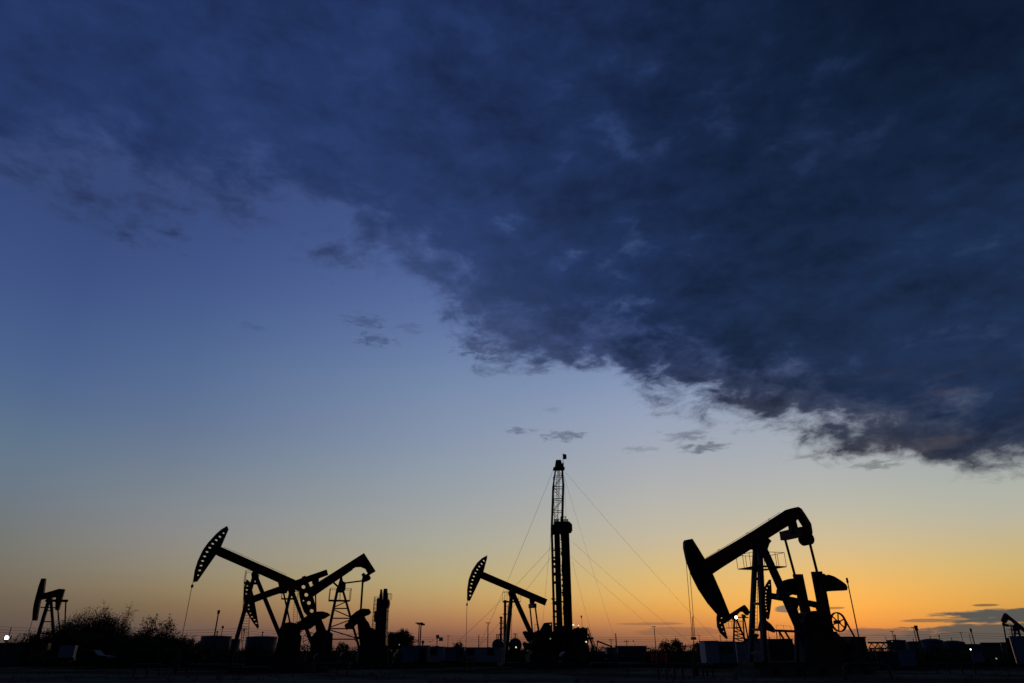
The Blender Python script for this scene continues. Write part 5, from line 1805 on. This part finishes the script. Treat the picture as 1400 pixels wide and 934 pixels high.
def bush(px, d, w, h, label, seed, twiggy=1.0, leafy=1.0, name='bush', cat='bush', m='leafdry', group=None):
    rg = random.Random(seed)
    o = thing(name, label, cat, (ground_x(px, d), d, 0), 0, group)
    st, cr = MB(), MB()
    n = int(16 + w * 4)
    for i in range(n):
        x0 = rg.uniform(-1, 1)
        base = Vector((x0 * w * 0.38, rg.uniform(-1, 1) * w * 0.25, -0.05))
        lean = Vector((x0 * 0.28 + rg.gauss(0, 0.13), rg.gauss(0, 0.16), 1)).normalized()
        H_ = h * (1 - 0.45 * x0 * x0) * rg.uniform(0.62, 1.0)
        pts = [base]
        cur = lean
        for k in range(6):
            cur = (cur + Vector((rg.gauss(0, 0.1), rg.gauss(0, 0.1), 0.03))).normalized()
            pts.append(pts[-1] + cur * H_ / 6)
        for k in range(6):
            st.tube(pts[k], pts[k + 1], 0.055 * (1 - k / 7), 0.055 * (1 - (k + 1) / 7), 4)
        for k in range(1, 7):
            for _ in range(int(3 * twiggy) + 1):
                q = pts[k - 1].lerp(pts[k], rg.random())
                dv = Vector((rg.gauss(0, 0.6), rg.gauss(0, 0.6), rg.uniform(0.35, 1.1))).normalized()
                L = h * rg.uniform(0.07, 0.2)
                e = q + dv * L
                st.tube(q, e, 0.022, 0.012, 3)
                dens = leafy * (1.0 if q.z < h * 0.62 else 0.4)
                leaf_quads(rg, cr, q.lerp(e, 0.6), int(9 * dens + rg.random()), h * 0.04, 0.17)
        leaf_quads(rg, cr, Vector((base.x * 1.1, base.y, h * rg.uniform(0.05, 0.4))), int(60 * leafy), h * 0.12, 0.26)
    st.build('stem', 'bark', o)
    cr.build('foliage', m, o)
    return o


B = 'bushes along the left of the yard'
bush(57, 81, 5.5, 4.2, 'scrub bush growing around the far left pumpjack legs', 1, 1.3, 0.9, group=B)
bush(28, 112, 6, 4.2, 'lowest sparse scrub right of the floodlight at far left', 2, 1, 0.4, group=B)
bush(97, 104, 5.0, 6.9, 'dark bush just right of the far left pumpjack', 3, 1.4, 1.2, group=B)
bush(119, 102, 5.4, 7.6, 'tall bare topped bush second right of the far left pumpjack', 4, 1.6, 1.2, group=B)
bush(143, 103, 5.2, 8.0, 'tallest bare topped bush, at the right end of the twiggy thicket', 5, 1.7, 1.2, group=B)
bush(83, 80, 4.2, 5.0, 'dense bush directly behind the truck at left', 6, 1.2, 1.2, group=B)
bush(167, 101, 5.0, 4.9, 'low rounded bush between the twiggy thicket and the small leafy trees', 7, 1.0, 1.6, group=B)
bush(213, 96, 4.0, 4.9, 'small bushy shrub between the two leafy saplings at left', 9, 1.2, 1.1, group=B)
bush(242, 95, 4.2, 3.9, 'low shrub at the foot of the hanging rod of the left pumpjack', 10, 1.4, 1.0, group=B)
bush(257, 93, 3.2, 2.9, 'lowest shrub at the right end of the left thicket', 11, 1.0, 1.4, group=B)
for i, (x, hh, dd, ww, lab) in enumerate(((70, 3.1, 98, 7, 'under the far left pumpjack'), (110, 4.2, 98, 8, 'in front of the twiggy thicket'), (150, 4.2, 97, 8, 'below the tallest bare topped bush'),
                                          (190, 3.7, 94, 7, 'below the leafy sapling'), (225, 3.3, 92, 7, 'right of the leafy saplings'), (247, 2.4, 90, 5, 'nearest the left storage tank'))):
    bush(x, dd, ww, hh, 'dense low hedge clump ' + lab, 40 + i, 0.8, 2.6, 'hedge_clump', 'hedge', 'leaf', 'low hedge clumps at left')


def tree(px, d, w, h, label, seed, lobes, m='leaf', size=0.2, dens=80, trunk=0.16, group=None, zlow=0.3):
    rg = random.Random(seed)
    o = thing('tree', label, 'tree', (ground_x(px, d), d, 0), 0, group)
    st, cr = MB(), MB()
    top = Vector((0, 0, h * 0.6))
    st.tube((0, 0, -0.2), (0, 0, h * 0.3), trunk, trunk * 0.75, 8).tube((0, 0, h * 0.3), top, trunk * 0.75, trunk * 0.4, 8)
    for i in range(lobes):
        t = 2 * math.pi * i / lobes + rg.uniform(-0.4, 0.4)
        zz_ = h * (zlow + (0.88 - zlow) * rg.random())
        rr_ = w * 0.5 * rg.uniform(0.2, 0.78) * (1.05 - 0.55 * max(0, (zz_ / h - 0.55) / 0.45))
        c = Vector((rr_ * math.cos(t), rr_ * math.sin(t), zz_))
        st.tube((0, 0, min(zz_ * 0.6, h * 0.55)), c, trunk * 0.35, 0.02, 5)
        for k in range(5):
            e = c + Vector((rg.gauss(0, 1), rg.gauss(0, 1), rg.gauss(0.2, 0.8))) * w * 0.09
            st.tube(c, e, 0.025, 0.01, 3)
            leaf_quads(rg, cr, e, int(dens / 5), w * 0.055, size)
    st.build('trunk', 'bark', o)
    cr.build('crown', m, o)
    return o


tree(198, 98, 3.1, 6.3, 'slim leafy sapling, left and taller of two beside the thicket', 12, 26, 'leafdry', 0.2, 45, 0.08)
tree(223, 96, 3.3, 5.6, 'leafy sapling, right and broader of two beside the thicket', 13, 26, 'leafdry', 0.2, 42, 0.08)
tree(537.5, 190, 5.0, 6.2, 'left half of the round tree pair beside the twin pronged tower', 14, 46, 'leaf', 0.4, 90, 0.2)
tree(551, 188, 5.6, 6.6, 'right half of the round tree pair left of the white cabins', 15, 50, 'leaf', 0.4, 90, 0.2)
tree(468, 210, 4, 3.6, 'small distant tree seen through the lattice tower of the bent tailed pumpjack', 16, 18, 'leaf', 0.35, 60, 0.12)
tree(926, 190, 4.5, 4.0, 'small distant tree left of the big wellhead', 17, 22, 'leafdry', 0.35, 60, 0.12)
tree(912, 195, 4.5, 3.6, 'small distant tree left of the two right of the red drums', 18, 22, 'leafdry', 0.35, 50, 0.12)
tree(956, 200, 4.5, 3.4, 'small distant tree just right of the big wellhead', 19, 22, 'leafdry', 0.35, 60, 0.12)
tree(626, 170, 3.5, 3.0, 'small dark tree top over the long pale blue cabin', 20, 16, 'leaf', 0.3, 60, 0.12)
tree(381, 190, 3.5, 3.6, 'small dark tree behind the left pumpjack counterweights', 22, 16, 'leaf', 0.3, 60, 0.12)

# far tree line that reads as one mass
rg = random.Random(77)
mb = MB()
x = -420.0
ph = [rg.uniform(0, 6) for _ in range(4)]
while x < 470:
    d = 430 + 25 * math.sin(x * 0.013)
    hh = 2.9 + 0.9 * math.sin(x * 0.031 + ph[0]) + 0.7 * math.sin(x * 0.11 + ph[1]) + rg.uniform(-0.5, 0.6)
    hh = max(1.8, hh)
    for _ in range(9):
        leaf_quads(rg, mb, Vector((x + rg.uniform(-1, 1), d + rg.uniform(-6, 6), hh * rg.uniform(0.1, 0.95))), 5, 0.5, 0.9)
    x += 1.5
o = mb.build('treeline', 'leaf')
tag(o, 'low dark line of far scrub and trees along the whole horizon', 'tree line', None, 'stuff')

# ragged scrub and rubbish between the yard and the tanks
mb = MB()
for _ in range(520):
    d = rg.uniform(112, 240)
    x = rg.uniform(-0.84, 0.84) * d
    hh = rg.uniform(0.5, 1.3) + (rg.random() ** 5) * 1.2
    for _k in range(4):
        leaf_quads(rg, mb, Vector((x + rg.gauss(0, 0.9), d + rg.gauss(0, 0.9), hh * rg.uniform(0.1, 0.85))), 12, 0.3 * hh ** 0.5, 0.4)
o = mb.build('scrub', 'leafdry')
tag(o, 'ragged low scrub covering the dark ground out to the tanks', 'scrub', None, 'stuff')

# weeds and stones in the yard
mb = MB()
for _ in range(2600):
    y = 22 + 90 * rg.random() ** 1.6
    x = rg.uniform(-0.85, 0.85) * y
    n = rg.randint(3, 7)
    hgt = rg.uniform(0.08, 0.32)
    for _k in range(n):
        p = Vector((x + rg.gauss(0, 0.12), y + rg.gauss(0, 0.12), -0.06))
        t = p + Vector((rg.gauss(0, 0.1), rg.gauss(0, 0.1), hgt * rg.uniform(0.6, 1.2)))
        a = rg.uniform(0, 6.3)
        s_ = Vector((math.cos(a), math.sin(a), 0)) * 0.02
        mb.add([p - s_, p + s_, t], [(0, 1, 2)])
o = mb.build('weeds', 'leafdry')
tag(o, 'sparse dark weeds scattered over the dirt of the yard', 'weeds', None, 'stuff')
